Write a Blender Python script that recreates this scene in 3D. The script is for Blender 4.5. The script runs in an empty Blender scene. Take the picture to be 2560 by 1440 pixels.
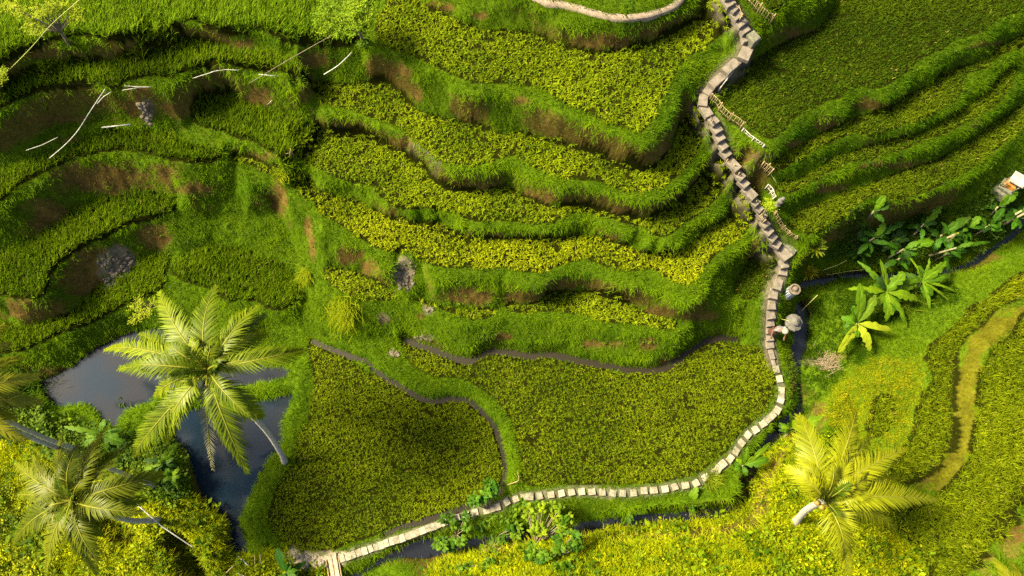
import bpy, math, random
import numpy as np
from mathutils import Vector, Matrix
from mathutils.geometry import delaunay_2d_cdt, tessellate_polygon

# ---------------------------------------------------------------- camera, sky, sun, exposure
scene = bpy.context.scene
COL = scene.collection
CAM_H, TILT, LENS = 30.0, math.radians(14.0), 24.0
FPX = 2560 * LENS / 36.0
cam_data = bpy.data.cameras.new("camera")
cam_data.lens = LENS
cam_data.sensor_width = 36.0
cam_data.clip_start = 0.5
cam_data.clip_end = 1000.0
cam = bpy.data.objects.new("camera", cam_data)
cam.location = (0, 0, CAM_H)
cam.rotation_euler = (TILT, 0, 0)
COL.objects.link(cam)
scene.camera = cam

SUN_EL = math.radians(46.0)
SUN_AZ = math.radians(164.0)          # compass of the sun counted from +X: it stands to the west
sdir = Vector((math.cos(SUN_AZ) * math.cos(SUN_EL), math.sin(SUN_AZ) * math.cos(SUN_EL), math.sin(SUN_EL)))
world = bpy.data.worlds.new("World")
scene.world = world
world.use_nodes = True
wn = world.node_tree
bg = wn.nodes["Background"]
sky = wn.nodes.new("ShaderNodeTexSky")
sky.sky_type = 'NISHITA'
sky.sun_disc = False
sky.sun_elevation = SUN_EL
sky.sun_rotation = math.pi / 2 - SUN_AZ
sky.dust_density = 5.0
sky.air_density = 0.7
sky.ozone_density = 0.3
wn.links.new(sky.outputs[0], bg.inputs[0])
bg.inputs[1].default_value = 0.092
sun_data = bpy.data.lights.new("sun", 'SUN')
sun_data.energy = 5.0
sun_data.angle = math.radians(12.0)
sun_data.color = (1.0, 0.88, 0.55)
sun = bpy.data.objects.new("sun", sun_data)
sun.rotation_euler = sdir.to_track_quat('Z', 'Y').to_euler()
sun.location = sdir * 80
COL.objects.link(sun)
vs = scene.view_settings
vs.view_transform = 'Standard'
vs.look = 'None'
vs.exposure = 1.58
vs.gamma = 1.0
scene.cycles.max_bounces = 6
scene.cycles.diffuse_bounces = 3
scene.cycles.transmission_bounces = 4
scene.cycles.use_denoising = False

# ---------------------------------------------------------------- pixel <-> place
CT, ST = math.cos(TILT), math.sin(TILT)
rng = np.random.default_rng(7)
random.seed(7)


def unproj(p, z):
    """points where the photograph's pixels meet the level z"""
    p = np.atleast_2d(np.asarray(p, float))
    z = np.broadcast_to(np.asarray(z, float), (len(p),))
    dx = (p[:, 0] - 1280) / FPX
    dy = -(p[:, 1] - 720) / FPX
    wy = dy * CT + ST
    wz = CT - dy * ST
    t = (CAM_H - z) / wz
    return np.stack([dx * t, wy * t, z], 1)


def proj(P):
    P = np.atleast_2d(P)
    x, y, z = P[:, 0], P[:, 1], P[:, 2] - CAM_H
    yc = y * CT + z * ST
    zc = -y * ST + z * CT
    return np.stack([1280 + FPX * x / -zc, 720 - FPX * yc / -zc], 1)


REG = dict(A=(0, 0), B=(800, 0), C=(1600, 0), D=(0, 450), E=(800, 450), F=(1600, 450), G=(0, 900), H=(800, 900), I=(1600, 900))


def Z(*args):
    """Z('A', pts, 'B', pts ...): traced points, each run in its own survey tile, to photo pixels"""
    out = []
    for r, pts in zip(args[0::2], args[1::2]):
        ox, oy = REG[r]
        out += [(ox + a * 0.375, oy + b * 0.375) for a, b in pts]
    return out


def resample(P, step, closed=False):
    P = np.asarray(P, float)
    if closed:
        P = np.vstack([P, P[:1]])
    # Catmull-Rom then even steps
    n = len(P)
    if n > 3:
        if closed:
            ext = np.vstack([P[-2:-1], P, P[1:2]])
        else:
            ext = np.vstack([2 * P[0] - P[1], P, 2 * P[-1] - P[-2]])
        q = []
        for i in range(n - 1):
            a, b, c, d = ext[i], ext[i + 1], ext[i + 2], ext[i + 3]
            for t in np.linspace(0, 1, 6, endpoint=False):
                q.append(b + 0.5 * t * (c - a + t * (2 * a - 5 * b + 4 * c - d + t * (3 * (b - c) + d - a))))
        q.append(P[-1])
        P = np.array(q)
    L = np.r_[0, np.cumsum(np.linalg.norm(np.diff(P[:, :2], axis=0), axis=1))]
    m = max(2, int(L[-1] / step) + 1)
    s = np.linspace(0, L[-1], m)
    R = np.stack([np.interp(s, L, P[:, k]) for k in range(P.shape[1])], 1)
    return R[:-1] if closed else R


def inside(pts, poly):
    pts = np.asarray(pts)
    poly = np.asarray(poly)
    res = np.zeros(len(pts), bool)
    lo, hi = poly[:, :2].min(0), poly[:, :2].max(0)
    idx = np.nonzero((pts[:, 0] >= lo[0]) & (pts[:, 0] <= hi[0]) & (pts[:, 1] >= lo[1]) & (pts[:, 1] <= hi[1]))[0]
    if not len(idx):
        return res
    x, y = pts[idx, 0], pts[idx, 1]
    c = np.zeros(len(idx), bool)
    x0, y0 = poly[-1, 0], poly[-1, 1]
    for x1, y1 in poly[:, :2]:
        if y0 != y1:
            c ^= ((y1 > y) != (y0 > y)) & (x < (x0 - x1) * (y - y1) / (y0 - y1) + x1)
        x0, y0 = x1, y1
    res[idx] = c
    return res


def dist_poly(pts, line):
    """distance of points to a polyline (2D)"""
    pts = np.asarray(pts)
    line = np.asarray(line)[:, :2]
    d = np.full(len(pts), 1e9)
    for a, b in zip(line[:-1], line[1:]):
        ab = b - a
        t = np.clip(((pts - a) @ ab) / max(ab @ ab, 1e-9), 0, 1)
        d = np.minimum(d, np.linalg.norm(pts - a - t[:, None] * ab, axis=1))
    return d


def vnoise(x, y, seed=0):
    ix, iy = np.floor(x), np.floor(y)
    fx, fy = x - ix, y - iy
    fx = fx * fx * (3 - 2 * fx)
    fy = fy * fy * (3 - 2 * fy)

    def h(a, b):
        v = np.sin(a * 127.1 + b * 311.7 + seed * 74.7) * 43758.5453
        return v - np.floor(v)
    return (h(ix, iy) * (1 - fx) + h(ix + 1, iy) * fx) * (1 - fy) + (h(ix, iy + 1) * (1 - fx) + h(ix + 1, iy + 1) * fx) * fy


def fbm(x, y, seed=0, oct=4):
    s, a, t = 0, 0.5, 0
    for k in range(oct):
        s = s + a * vnoise(x * 2 ** k + 17.3 * k, y * 2 ** k - 9.1 * k, seed + k)
        t += a
        a *= 0.5
    return s / t


def sstep(a, b, x):
    t = np.clip((x - a) / (b - a), 0, 1)
    return t * t * (3 - 2 * t)

# ---------------------------------------------------------------- traced survey of the terraces
# rice fields: (label, style, level, outline)
FIELDS = []


def field(label, style, z, *tr):
    FIELDS.append((label, style, z, Z(*tr)))


field("tall bright rice on the highest terrace of the far left hillside, beneath the thin tree", 'tall', ((480, 7.8), (830, 7.0)),
      'A', [(-200, 470), (0, 400), (60, 370), (160, 320), (300, 275), (420, 245), (500, 225), (600, 235), (720, 245), (830, 235), (950, 205), (1050, 175), (1150, 150), (1260, 120), (1380, 160), (1480, 180), (1600, 185), (1700, 180), (1780, 205), (1870, 245), (1970, 265), (2080, 270), (2200, 290), (2330, 285), (2400, 250), (2440, 130), (2480, -60), (2480, -260), (1200, -260), (-200, -260)])
field("narrow green rice strip above the lip where the white pipes lie", 'young', 6.6,
      'A', [(-200, 700), (0, 610), (100, 570), (200, 530), (300, 490), (420, 450), (560, 430), (700, 420), (850, 410), (920, 390), (1000, 350), (1100, 310), (1200, 290), (1330, 290), (1450, 310), (1560, 340), (1640, 360), (1740, 360), (1850, 390), (1920, 420), (2000, 450), (2040, 490), (2000, 500), (1960, 490), (1850, 460), (1700, 440), (1560, 420), (1450, 420), (1350, 430), (1250, 460), (1180, 500), (1100, 520), (1000, 500), (900, 520), (800, 560), (700, 555), (550, 550), (400, 570), (250, 600), (150, 640), (60, 680), (-200, 800)])
field("deep green wedge of young rice below the bulging bare bank", 'young', 4.8,
      'A', [(1290, 780), (1350, 720), (1420, 670), (1500, 640), (1590, 640), (1620, 690), (1700, 720), (1800, 740), (1900, 760), (2000, 780), (2080, 820), (2050, 880), (1990, 940), (1960, 1000), (1900, 1050), (1800, 1000), (1700, 950), (1600, 920), (1500, 880), (1400, 850), (1310, 820)])
field("curved rice strip crossed by the long bent pipe's lower end", 'young', 4.4,
      'A', [(-200, 1200), (0, 1150), (150, 1100), (330, 1050), (480, 990), (600, 930), (700, 890), (850, 880), (950, 890), (1060, 890), (1150, 910), (1250, 960), (1350, 980), (1420, 1000), (1470, 1035), (1400, 1070), (1300, 1070), (1150, 1060), (1060, 1040), (950, 1010), (850, 995), (700, 1000), (560, 1030), (450, 1060), (330, 1120), (220, 1180), (120, 1230), (50, 1300), (0, 1330), (-200, 1400)])
field("thin yellowish rice strip on the ridge left of the long terraces", 'ripe', 3.95,
      'A', [(1560, 1035), (1640, 1040), (1720, 1070), (1800, 1110), (1890, 1140), (1900, 1200), (1850, 1180), (1760, 1140), (1660, 1090), (1570, 1070)])
field("sickle shaped rice terrace above the brown rubble patch", 'young', 2.6,
      'D', [(-200, 480), (0, 480), (120, 460), (220, 420), (290, 370), (370, 310), (430, 280), (480, 230), (560, 180), (650, 150), (780, 120), (900, 100), (1000, 90), (1130, 110), (1180, 170), (1160, 190), (1080, 220), (950, 260), (850, 290), (740, 340), (650, 390), (560, 430), (470, 480), (400, 540), (330, 620), (310, 700), (290, 760), (200, 790), (100, 780), (0, 760), (-200, 740)])
field("dark green rice strip along the bank above the pond", 'young', 0.9,
      'D', [(-200, 900), (0, 940), (80, 960), (150, 1000), (250, 980), (400, 920), (480, 900), (550, 850), (600, 780), (640, 740), (700, 720), (760, 740), (760, 680), (830, 640), (910, 630), (920, 570), (1000, 520), (1080, 500), (1130, 530), (1100, 600), (1100, 680), (1060, 740), (960, 780), (850, 820), (750, 870), (650, 920), (560, 960), (450, 1000), (350, 1040), (250, 1090), (150, 1130), (0, 1150), (-200, 1180)])
field("rounded patch of bushy rice at the foot of the grassy bowl", 'young', 1.0,
      'D', [(1150, 560), (1220, 520), (1320, 480), (1440, 450), (1560, 455), (1680, 470), (1720, 520), (1830, 540), (1900, 570), (1950, 640), (1980, 720), (1980, 800), (1930, 830), (1860, 860), (1760, 840), (1700, 800), (1600, 800), (1500, 790), (1400, 730), (1300, 690), (1200, 660), (1150, 620)])
field("largest upper rice field between the tree and the winding stairs", 'ripe', 7.2,
      'B', [(640, -60), (700, 40), (800, 90), (950, 160), (1050, 190), (1200, 210), (1350, 220), (1500, 260), (1600, 300), (1700, 330), (1800, 350), (1900, 360), (2000, 330), (2150, 300), (2300, 240), (2400, 190), (2500, 130)],
      'C', [(430, 60), (520, 80), (570, 110), (590, 160), (580, 220), (500, 250), (430, 320), (330, 360), (270, 430), (230, 490), (190, 560), (150, 640), (110, 720), (70, 800)],
      'B', [(2150, 870), (2050, 850), (1950, 820), (1850, 780), (1740, 730), (1640, 690), (1560, 640), (1500, 600), (1400, 570), (1300, 550), (1200, 545), (1100, 550), (1000, 540), (930, 510), (850, 470), (760, 430), (650, 385), (560, 350), (480, 320), (390, 270), (370, 190), (400, 100), (440, 20), (460, -100)])
field("long ripening rice strip just below the largest upper field", 'ripe', 5.4,
      'B', [(0, 560), (150, 570), (300, 560), (420, 550), (500, 580), (570, 650), (620, 710), (700, 760), (800, 790), (900, 800), (980, 815), (1080, 850), (1200, 890), (1300, 890), (1400, 910), (1540, 930), (1640, 960), (1740, 1000), (1850, 1040), (1950, 1080), (2050, 1110), (2150, 1140), (2220, 1120), (2290, 1050), (2340, 980), (2370, 900), (2400, 820), (2450, 780), (2520, 750), (2535, 870), (2530, 960), (2480, 1050), (2420, 1120), (2350, 1190), (2280, 1240), (2200, 1265), (2100, 1270), (2000, 1260), (1900, 1220), (1800, 1190), (1700, 1190), (1550, 1160), (1450, 1120), (1380, 1080), (1310, 1045), (1220, 1040), (1120, 1070), (1020, 1100), (930, 1105), (850, 1090), (780, 1050), (720, 1000), (650, 940), (580, 880), (480, 830), (380, 790), (300, 760), (200, 720), (90, 700), (0, 660), (-30, 600)])
field("ripening rice strip with its left end beside the small bamboo tripod", 'ripe', ((740, 4.35), (1050, 4.0)),
      'A', [(2110, 830), (2060, 890), (1990, 960), (1980, 1020), (2030, 1070), (2100, 1100), (2200, 1150), (2300, 1190), (2400, 1210), (2500, 1240)],
      'B', [(370, 1270), (430, 1320), (480, 1360), (560, 1380), (700, 1380), (800, 1385), (900, 1420)],
      'E', [(980, 250), (1080, 270), (1200, 265), (1300, 270), (1400, 280), (1500, 285), (1580, 270), (1650, 230), (1720, 205), (1790, 205), (1870, 235), (1950, 260), (2050, 290), (2150, 310), (2200, 350)],
      'F', [(70, 350), (150, 370), (230, 335), (290, 280), (380, 230), (450, 180), (520, 110), (550, 30), (562, -40)],
      'C', [(560, 1150), (520, 1110), (480, 1120)],
      'F', [(400, -30), (370, 20), (310, 80), (250, 140), (170, 195)],
      'E', [(2200, 250), (2100, 255), (2000, 240)],
      'B', [(1900, 1410), (1800, 1380), (1680, 1370), (1560, 1385), (1500, 1370), (1400, 1330), (1320, 1290), (1250, 1250), (1150, 1265), (1080, 1280), (1000, 1275), (900, 1275), (830, 1250), (760, 1200), (720, 1140), (650, 1090), (560, 1030), (450, 970), (350, 920), (250, 890), (100, 890), (0, 845)])
field("brightest ripe rice strip along the middle of the hillside, crossing above the pale rock", 'gold', ((730, 3.65), (950, 3.1)),
      'D', [(1950, 20), (2000, 90), (2080, 150), (2150, 230), (2250, 290), (2350, 360), (2450, 420)],
      'E', [(400, 450), (500, 470), (600, 470), (660, 500), (720, 550), (800, 570), (900, 580), (1050, 580), (1150, 590), (1250, 575), (1330, 600), (1420, 610), (1500, 600), (1600, 560), (1700, 530), (1800, 530), (1880, 560), (1960, 590), (2050, 600), (2150, 590), (2230, 590), (2290, 630), (2350, 670), (2430, 695)],
      'F', [(350, 680), (400, 640), (440, 570), (500, 500), (560, 440), (650, 390), (700, 340), (730, 290), (745, 230), (730, 160), (680, 110), (620, 110), (590, 150), (590, 240), (520, 290), (450, 320), (390, 380), (330, 440), (250, 480), (150, 500)],
      'E', [(2200, 500), (2120, 480), (2050, 440), (1960, 420), (1900, 390), (1800, 375), (1700, 370), (1600, 395), (1500, 400), (1400, 395), (1300, 395), (1200, 400), (1100, 395), (1000, 385), (920, 360), (850, 330), (780, 300), (640, 300), (550, 270), (450, 250), (400, 220), (330, 190), (250, 140), (100, 110), (0, 70)],
      'D', [(2060, -10), (1990, -20)])
field("short leaf shaped rice strip left of the pale rock", 'ripe', 1.7,
      'E', [(20, 600), (80, 585), (160, 600), (250, 620), (320, 650), (400, 680), (470, 720), (510, 750), (500, 775), (430, 790), (340, 795), (260, 790), (200, 770), (140, 730), (80, 690), (30, 640)])
field("slim pointed rice strip under the brown riser right of the pale rock", 'ripe', 1.5,
      'E', [(640, 785), (720, 800), (800, 830), (900, 850), (1000, 860), (1100, 860), (1160, 870), (1150, 900), (1080, 920), (1000, 925), (920, 910), (850, 880), (760, 850), (680, 820)])
field("lowest hillside rice strip above the muddy channel, with a pointed right end", 'ripe', 1.5,
      'E', [(1250, 820), (1350, 830), (1450, 810), (1520, 770), (1600, 750), (1700, 740), (1800, 750), (1900, 770), (2000, 800), (2100, 840), (2200, 890), (2300, 920), (2380, 940), (2370, 970), (2340, 1005), (2250, 985), (2150, 960), (2050, 945), (1950, 945), (1850, 930), (1750, 900), (1650, 880), (1550, 870), (1450, 880), (1350, 880), (1260, 865)])
field("small dark green rice plot tucked against the stairs", 'dark', 1.3,
      'F', [(700, 550), (780, 520), (850, 530), (860, 600), (850, 680), (820, 740), (750, 790), (680, 780), (620, 740), (630, 680), (660, 620)])
field("broad rice field in the valley inside the bend of the stepping stone path", 'valley', 0.2,
      'E', [(540, 1080), (560, 1140), (590, 1200), (640, 1250), (720, 1290), (800, 1310), (900, 1310), (1000, 1340)],
      'H', [(1060, 180), (1130, 230), (1200, 300), (1250, 350), (1290, 430), (1310, 520), (1330, 600), (1350, 680), (1340, 760), (1370, 820), (1450, 835), (1560, 830), (1700, 825), (1850, 820), (2000, 820), (2150, 815), (2300, 800), (2450, 770)],
      'I', [(400, 740), (500, 660), (580, 600), (640, 520), (700, 450), (780, 390), (850, 300), (890, 220), (900, 130), (880, 30)],
      'F', [(870, 1240), (850, 1190), (820, 1130), (760, 1100), (700, 1110), (640, 1100), (560, 1080), (480, 1080), (400, 1120), (300, 1180), (200, 1230), (100, 1270)],
      'E', [(2200, 1280), (2100, 1280), (2000, 1290), (1900, 1260), (1800, 1240), (1700, 1230), (1600, 1210), (1500, 1185), (1400, 1190), (1300, 1180), (1200, 1165), (1120, 1170), (1060, 1200), (1000, 1235), (940, 1230), (880, 1200), (800, 1170), (700, 1130), (640, 1110)])
field("bell shaped rice field in the valley beside the pond and the leaning palm", 'valley', 0.0,
      'D', [(2060, 1085), (2150, 1105), (2250, 1170), (2350, 1215), (2440, 1275), (2560, 1345)],
      'H', [(480, 150), (560, 200), (650, 250), (730, 300), (850, 285), (950, 285), (1030, 305), (1090, 375), (1140, 445), (1180, 525), (1200, 600), (1220, 680), (1222, 760), (1210, 830), (1170, 890), (1100, 925), (1000, 950), (900, 970), (800, 1015), (700, 1045), (600, 1075), (500, 1105), (420, 1145), (300, 1185), (200, 1210), (100, 1255), (0, 1275)],
      'G', [(2050, 1270), (1930, 1240), (1850, 1180), (1800, 1090), (1800, 1020), (1820, 950), (1850, 850), (1900, 760), (1980, 680), (1980, 600), (2010, 480), (2060, 400), (2080, 260), (2100, 150), (2090, 60)])
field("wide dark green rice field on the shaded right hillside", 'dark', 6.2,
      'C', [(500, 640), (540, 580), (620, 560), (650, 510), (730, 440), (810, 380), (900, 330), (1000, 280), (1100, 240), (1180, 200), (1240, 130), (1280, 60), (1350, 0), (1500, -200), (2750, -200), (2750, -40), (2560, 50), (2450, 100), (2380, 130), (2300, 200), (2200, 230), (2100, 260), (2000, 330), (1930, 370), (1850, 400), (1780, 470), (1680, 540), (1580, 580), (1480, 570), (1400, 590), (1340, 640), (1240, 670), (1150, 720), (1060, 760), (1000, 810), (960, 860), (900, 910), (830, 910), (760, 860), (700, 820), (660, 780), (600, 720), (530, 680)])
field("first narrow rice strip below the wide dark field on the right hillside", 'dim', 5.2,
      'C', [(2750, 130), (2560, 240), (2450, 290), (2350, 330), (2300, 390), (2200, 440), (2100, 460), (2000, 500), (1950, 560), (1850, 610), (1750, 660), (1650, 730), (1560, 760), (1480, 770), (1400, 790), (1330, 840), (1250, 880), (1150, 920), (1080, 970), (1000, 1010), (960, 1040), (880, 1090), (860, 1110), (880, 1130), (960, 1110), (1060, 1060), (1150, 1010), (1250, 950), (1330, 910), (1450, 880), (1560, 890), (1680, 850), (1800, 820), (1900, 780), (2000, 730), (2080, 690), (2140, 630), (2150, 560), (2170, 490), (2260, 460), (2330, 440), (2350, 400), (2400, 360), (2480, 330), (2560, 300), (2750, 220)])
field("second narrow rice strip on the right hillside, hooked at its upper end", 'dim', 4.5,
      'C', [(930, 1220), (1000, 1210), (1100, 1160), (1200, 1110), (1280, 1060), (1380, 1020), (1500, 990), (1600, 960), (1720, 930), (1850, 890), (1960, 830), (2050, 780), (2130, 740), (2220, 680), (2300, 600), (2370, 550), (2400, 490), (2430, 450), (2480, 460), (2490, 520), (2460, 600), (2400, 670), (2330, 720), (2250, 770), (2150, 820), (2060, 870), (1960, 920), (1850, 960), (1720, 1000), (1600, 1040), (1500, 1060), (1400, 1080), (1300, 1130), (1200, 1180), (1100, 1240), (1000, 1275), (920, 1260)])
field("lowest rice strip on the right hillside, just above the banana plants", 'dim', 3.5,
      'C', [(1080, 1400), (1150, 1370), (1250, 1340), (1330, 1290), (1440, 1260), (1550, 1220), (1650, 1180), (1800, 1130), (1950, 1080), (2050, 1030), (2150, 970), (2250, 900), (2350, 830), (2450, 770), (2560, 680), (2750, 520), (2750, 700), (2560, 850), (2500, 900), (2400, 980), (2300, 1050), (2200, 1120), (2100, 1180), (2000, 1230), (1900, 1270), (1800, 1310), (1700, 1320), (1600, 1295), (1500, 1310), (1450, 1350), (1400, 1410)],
      'F', [(1330, 260), (1250, 300), (1180, 340), (1100, 350), (1020, 330), (990, 290), (990, 250), (1030, 220)])
field("winding hedge like rice strip nearest the stream on the lower right slope", 'brush', 1.0,
      'F', [(2750, 500), (2560, 620), (2480, 660), (2400, 730), (2300, 800), (2200, 860), (2130, 930), (2060, 1000), (1990, 1070), (1930, 1120), (1915, 1180), (1935, 1260), (1955, 1330)],
      'I', [(1945, 130), (1900, 220), (1860, 320), (1850, 420), (1830, 490), (1780, 570), (1730, 640), (1690, 720), (1690, 790), (1730, 820), (1810, 800), (1900, 755), (1980, 690), (2040, 600), (2060, 500), (2070, 380), (2060, 280), (2070, 150), (2080, 60)],
      'F', [(2090, 1150), (2130, 1080), (2200, 1010), (2270, 960), (2330, 880), (2420, 820), (2560, 770), (2750, 650)])
field("large rice terrace at the lower right, right of the mown grass strip", 'brush', 2.0,
      'F', [(2750, 850), (2560, 900), (2530, 950), (2470, 1050), (2380, 1110), (2320, 1180), (2290, 1260)],
      'I', [(2285, 60), (2265, 200), (2255, 350), (2240, 450), (2210, 600), (2170, 700), (2080, 820), (1980, 910), (1880, 960), (1780, 1020), (1735, 1050), (1740, 1100), (1800, 1170), (1850, 1230), (1880, 1300), (1900, 1350), (1950, 1440), (2000, 1600), (2120, 1600), (2150, 1440), (2220, 1350), (2330, 1220), (2400, 1120), (2440, 1030), (2500, 970), (2560, 900), (2750, 700)])
field("little rounded rice patch left of the hedge like strip", 'brush', 0.8,
      'I', [(1560, 290), (1620, 240), (1680, 250), (1690, 300), (1670, 380), (1650, 450), (1600, 490), (1540, 480), (1520, 440), (1550, 370)])
field("dim rice patch at the top beside the upper bamboo fence", 'dark', 8.0,
      'C', [(800, -100), (830, 20), (860, 60), (930, 40), (960, 0), (980, -100)])

# other break lines of the ground: (level or levels, line)
LINES = []


def line(z, *tr):
    LINES.append((z, Z(*tr)))


# outer lips and shoulders of the bunds
line([7.5] * 13 + [7.45, 7.35, 7.25, 7.15, 7.05, 6.95, 6.85, 6.75, 6.7, 6.7], 'A', [(-200, 560), (0, 470), (120, 430), (260, 380), (400, 340), (470, 320), (600, 300), (700, 290), (840, 310), (920, 270), (1050, 225), (1180, 185), (1260, 175), (1330, 195), (1450, 220), (1560, 225), (1650, 230), (1750, 250), (1850, 300), (1920, 310), (2000, 310), (2150, 315), (2250, 330)])
line(6.45, 'A', [(-200, 880), (0, 790), (60, 740), (170, 680), (280, 630), (420, 590), (560, 570), (700, 580), (830, 590), (900, 600), (1020, 580), (1120, 590), (1220, 565), (1290, 515), (1400, 470), (1480, 460), (1600, 465), (1720, 490), (1860, 505), (1930, 540), (1990, 560)])
line(4.9, 'A', [(-200, 1080), (0, 1010), (150, 985), (250, 930), (350, 860), (450, 810), (560, 790), (700, 780), (860, 790), (1000, 800), (1100, 800)])
line(4.85, 'A', [(-200, 1100), (0, 1040), (150, 1010), (270, 970), (400, 900), (500, 860), (650, 850), (800, 840), (900, 835), (1050, 835)])
line(4.65, 'A', [(1200, 840), (1290, 870), (1400, 900), (1480, 930), (1560, 960), (1660, 970), (1730, 1010), (1800, 1060), (1900, 1095)])
line([5.9, 5.5, 5.1, 4.8, 4.5], 'A', [(1990, 570), (2030, 660), (2090, 740), (2120, 790), (2120, 820)])
line(5.0, 'A', [(1290, 760), (1400, 650), (1480, 610), (1560, 600), (1640, 660), (1760, 700), (1900, 740), (2040, 780)])
line(6.0, 'A', [(1560, 560), (1600, 500), (1720, 500), (1850, 520)])
line([4.2] * 14 + [4.15, 4.1, 4.0, 3.85, 3.75, 3.65, 3.55], 'A', [(-200, 1480), (0, 1390), (60, 1350), (130, 1310), (250, 1240), (360, 1180), (450, 1110), (550, 1070), (680, 1050), (800, 1040), (880, 1050), (960, 1080), (1050, 1110), (1150, 1100), (1300, 1110), (1450, 1100), (1550, 1095), (1650, 1120), (1750, 1160), (1850, 1200), (1890, 1250)])
line(2.35, 'D', [(-200, 800), (0, 800), (150, 830), (300, 800), (350, 720), (380, 640), (420, 580), (500, 510), (580, 450), (700, 390), (800, 350), (900, 310), (1050, 260), (1170, 220), (1200, 160)])
line(0.65, 'D', [(-200, 1260), (0, 1250), (130, 1200), (260, 1150), (400, 1080), (550, 1000), (700, 930), (850, 880), (1000, 850), (1150, 830), (1400, 830), (1600, 860), (1800, 900), (1950, 900)])
line([3.6, 3.2, 2.8], 'D', [(1250, 60), (1400, 80), (1560, 90)])
line([3.8, 3.5], 'D', [(1650, 20), (1800, 60)])
line([2.2, 2.2, 2.1], 'D', [(1250, 250), (1450, 220), (1650, 240)])
line([1.5, 1.4, 1.5], 'D', [(1200, 420), (1420, 380), (1650, 400)])
line([3.45, 3.25, 2.9, 2.5, 2.1, 1.7, 1.5], 'D', [(1890, 60), (1920, 180), (1975, 260), (2040, 340), (2070, 440), (2090, 520), (2110, 590)])
line([2.4, 2.1, 1.6, 1.2], 'D', [(1830, 120), (1870, 240), (1930, 360), (1990, 500)])
line([1.2, 0.9, 0.7], 'D', [(2010, 640), (2020, 760), (2000, 830)])
line([1.5, 1.35, 1.0, 0.6], 'D', [(2120, 620), (2060, 650), (2030, 720), (2030, 800)])
line(0.05, 'D', [(1800, 960), (1950, 990), (2050, 1040), (2150, 1060)])
line([4.1, 4.1, 4.05], 'A', [(1930, 1110), (2050, 1120), (2133, 1190)])
line([6.1, 6.05, 6.0, 6.0], 'A', [(2080, 440), (2250, 440), (2420, 470), (2540, 500)])
# central hill
line(7.05, 'B', [(330, 350), (450, 380), (520, 420), (560, 470), (640, 480), (740, 490), (820, 510), (870, 540), (890, 600), (930, 610), (980, 640), (1050, 640), (1150, 620), (1250, 620), (1350, 650), (1440, 690), (1510, 720), (1560, 760), (1650, 790), (1750, 830), (1850, 870), (1950, 910), (2050, 960), (2150, 990), (2230, 960), (2290, 880), (2340, 790), (2380, 700), (2390, 600), (2440, 540)], 'C', [(340, 480), (430, 400), (560, 340), (640, 300)])
line(5.25, 'B', [(-10, 760), (30, 800), (90, 780), (200, 790), (330, 830), (450, 890), (540, 940), (620, 990), (700, 1040), (740, 1090), (800, 1150), (870, 1170), (950, 1160), (1050, 1150), (1150, 1130), (1230, 1105), (1300, 1110), (1370, 1150), (1450, 1190), (1550, 1230), (1650, 1260), (1750, 1260), (1850, 1270), (1950, 1310), (2050, 1345), (2150, 1350), (2260, 1340), (2360, 1290), (2450, 1210)], 'C', [(390, 1110), (450, 1040), (470, 950), (460, 850), (420, 790)])
line([4.2, 4.1, 3.95] + [3.82] * 36, 'E', [(-40, 10), (0, 15), (100, 25), (200, 45), (300, 70), (350, 115), (420, 160), (480, 195), (530, 215), (600, 245), (660, 270), (740, 260), (830, 290), (900, 320), (1000, 345), (1100, 350), (1200, 330), (1300, 330), (1400, 345), (1500, 345), (1580, 330), (1650, 290), (1750, 265), (1830, 270), (1900, 310), (1980, 355), (2050, 390), (2120, 430), (2180, 450), (2280, 460), (2370, 430)], 'F', [(300, 350), (330, 310), (400, 275), (480, 250), (550, 200), (590, 120), (605, 60), (610, -40)])
line([3.3, 3.1, 3.0] + [2.95] * 6, 'E', [(0, 360), (150, 430), (270, 450), (330, 500), (370, 570), (390, 630), (440, 620), (510, 550), (540, 500)])
line([2.6, 2.5, 2.3, 2.1, 2.0], 'E', [(530, 500), (520, 580), (515, 660), (540, 710), (600, 730)])
line([2.6, 2.4, 2.1], 'E', [(690, 560), (705, 620), (730, 700)])
line(2.95, 'E', [(690, 540), (720, 620), (760, 670), (850, 670), (950, 655), (1050, 640), (1200, 640), (1300, 670), (1370, 710), (1450, 730), (1510, 720), (1540, 680), (1600, 640), (1700, 620), (1780, 620), (1860, 650), (1930, 700), (2000, 730), (2080, 730), (2150, 720), (2220, 740)], 'F', [(130, 720), (200, 780), (270, 830), (330, 825), (400, 790), (440, 720), (450, 650), (490, 590), (570, 530), (650, 470), (730, 400), (780, 330), (800, 290)])
line(1.5, 'E', [(100, 720), (130, 790), (200, 830), (300, 830), (420, 830), (540, 830), (640, 845), (720, 880), (800, 910), (900, 945), (1000, 965), (1100, 960), (1180, 920), (1260, 905), (1350, 920), (1450, 925), (1560, 925), (1700, 945), (1850, 970), (1950, 990), (2050, 1010), (2200, 1020), (2350, 1030), (2450, 1000)], 'F', [(330, 930), (420, 880), (520, 850), (600, 830)])
line([1.3, 0.9, 0.5], 'E', [(20, 780), (90, 860), (150, 960)])
line([0.9, 0.8, 0.9, 0.9, 0.8, 0.8, 0.9], 'E', [(300, 960), (600, 970), (900, 1060), (1200, 1040), (1500, 1060), (1800, 1080), (2200, 1130)])
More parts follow.
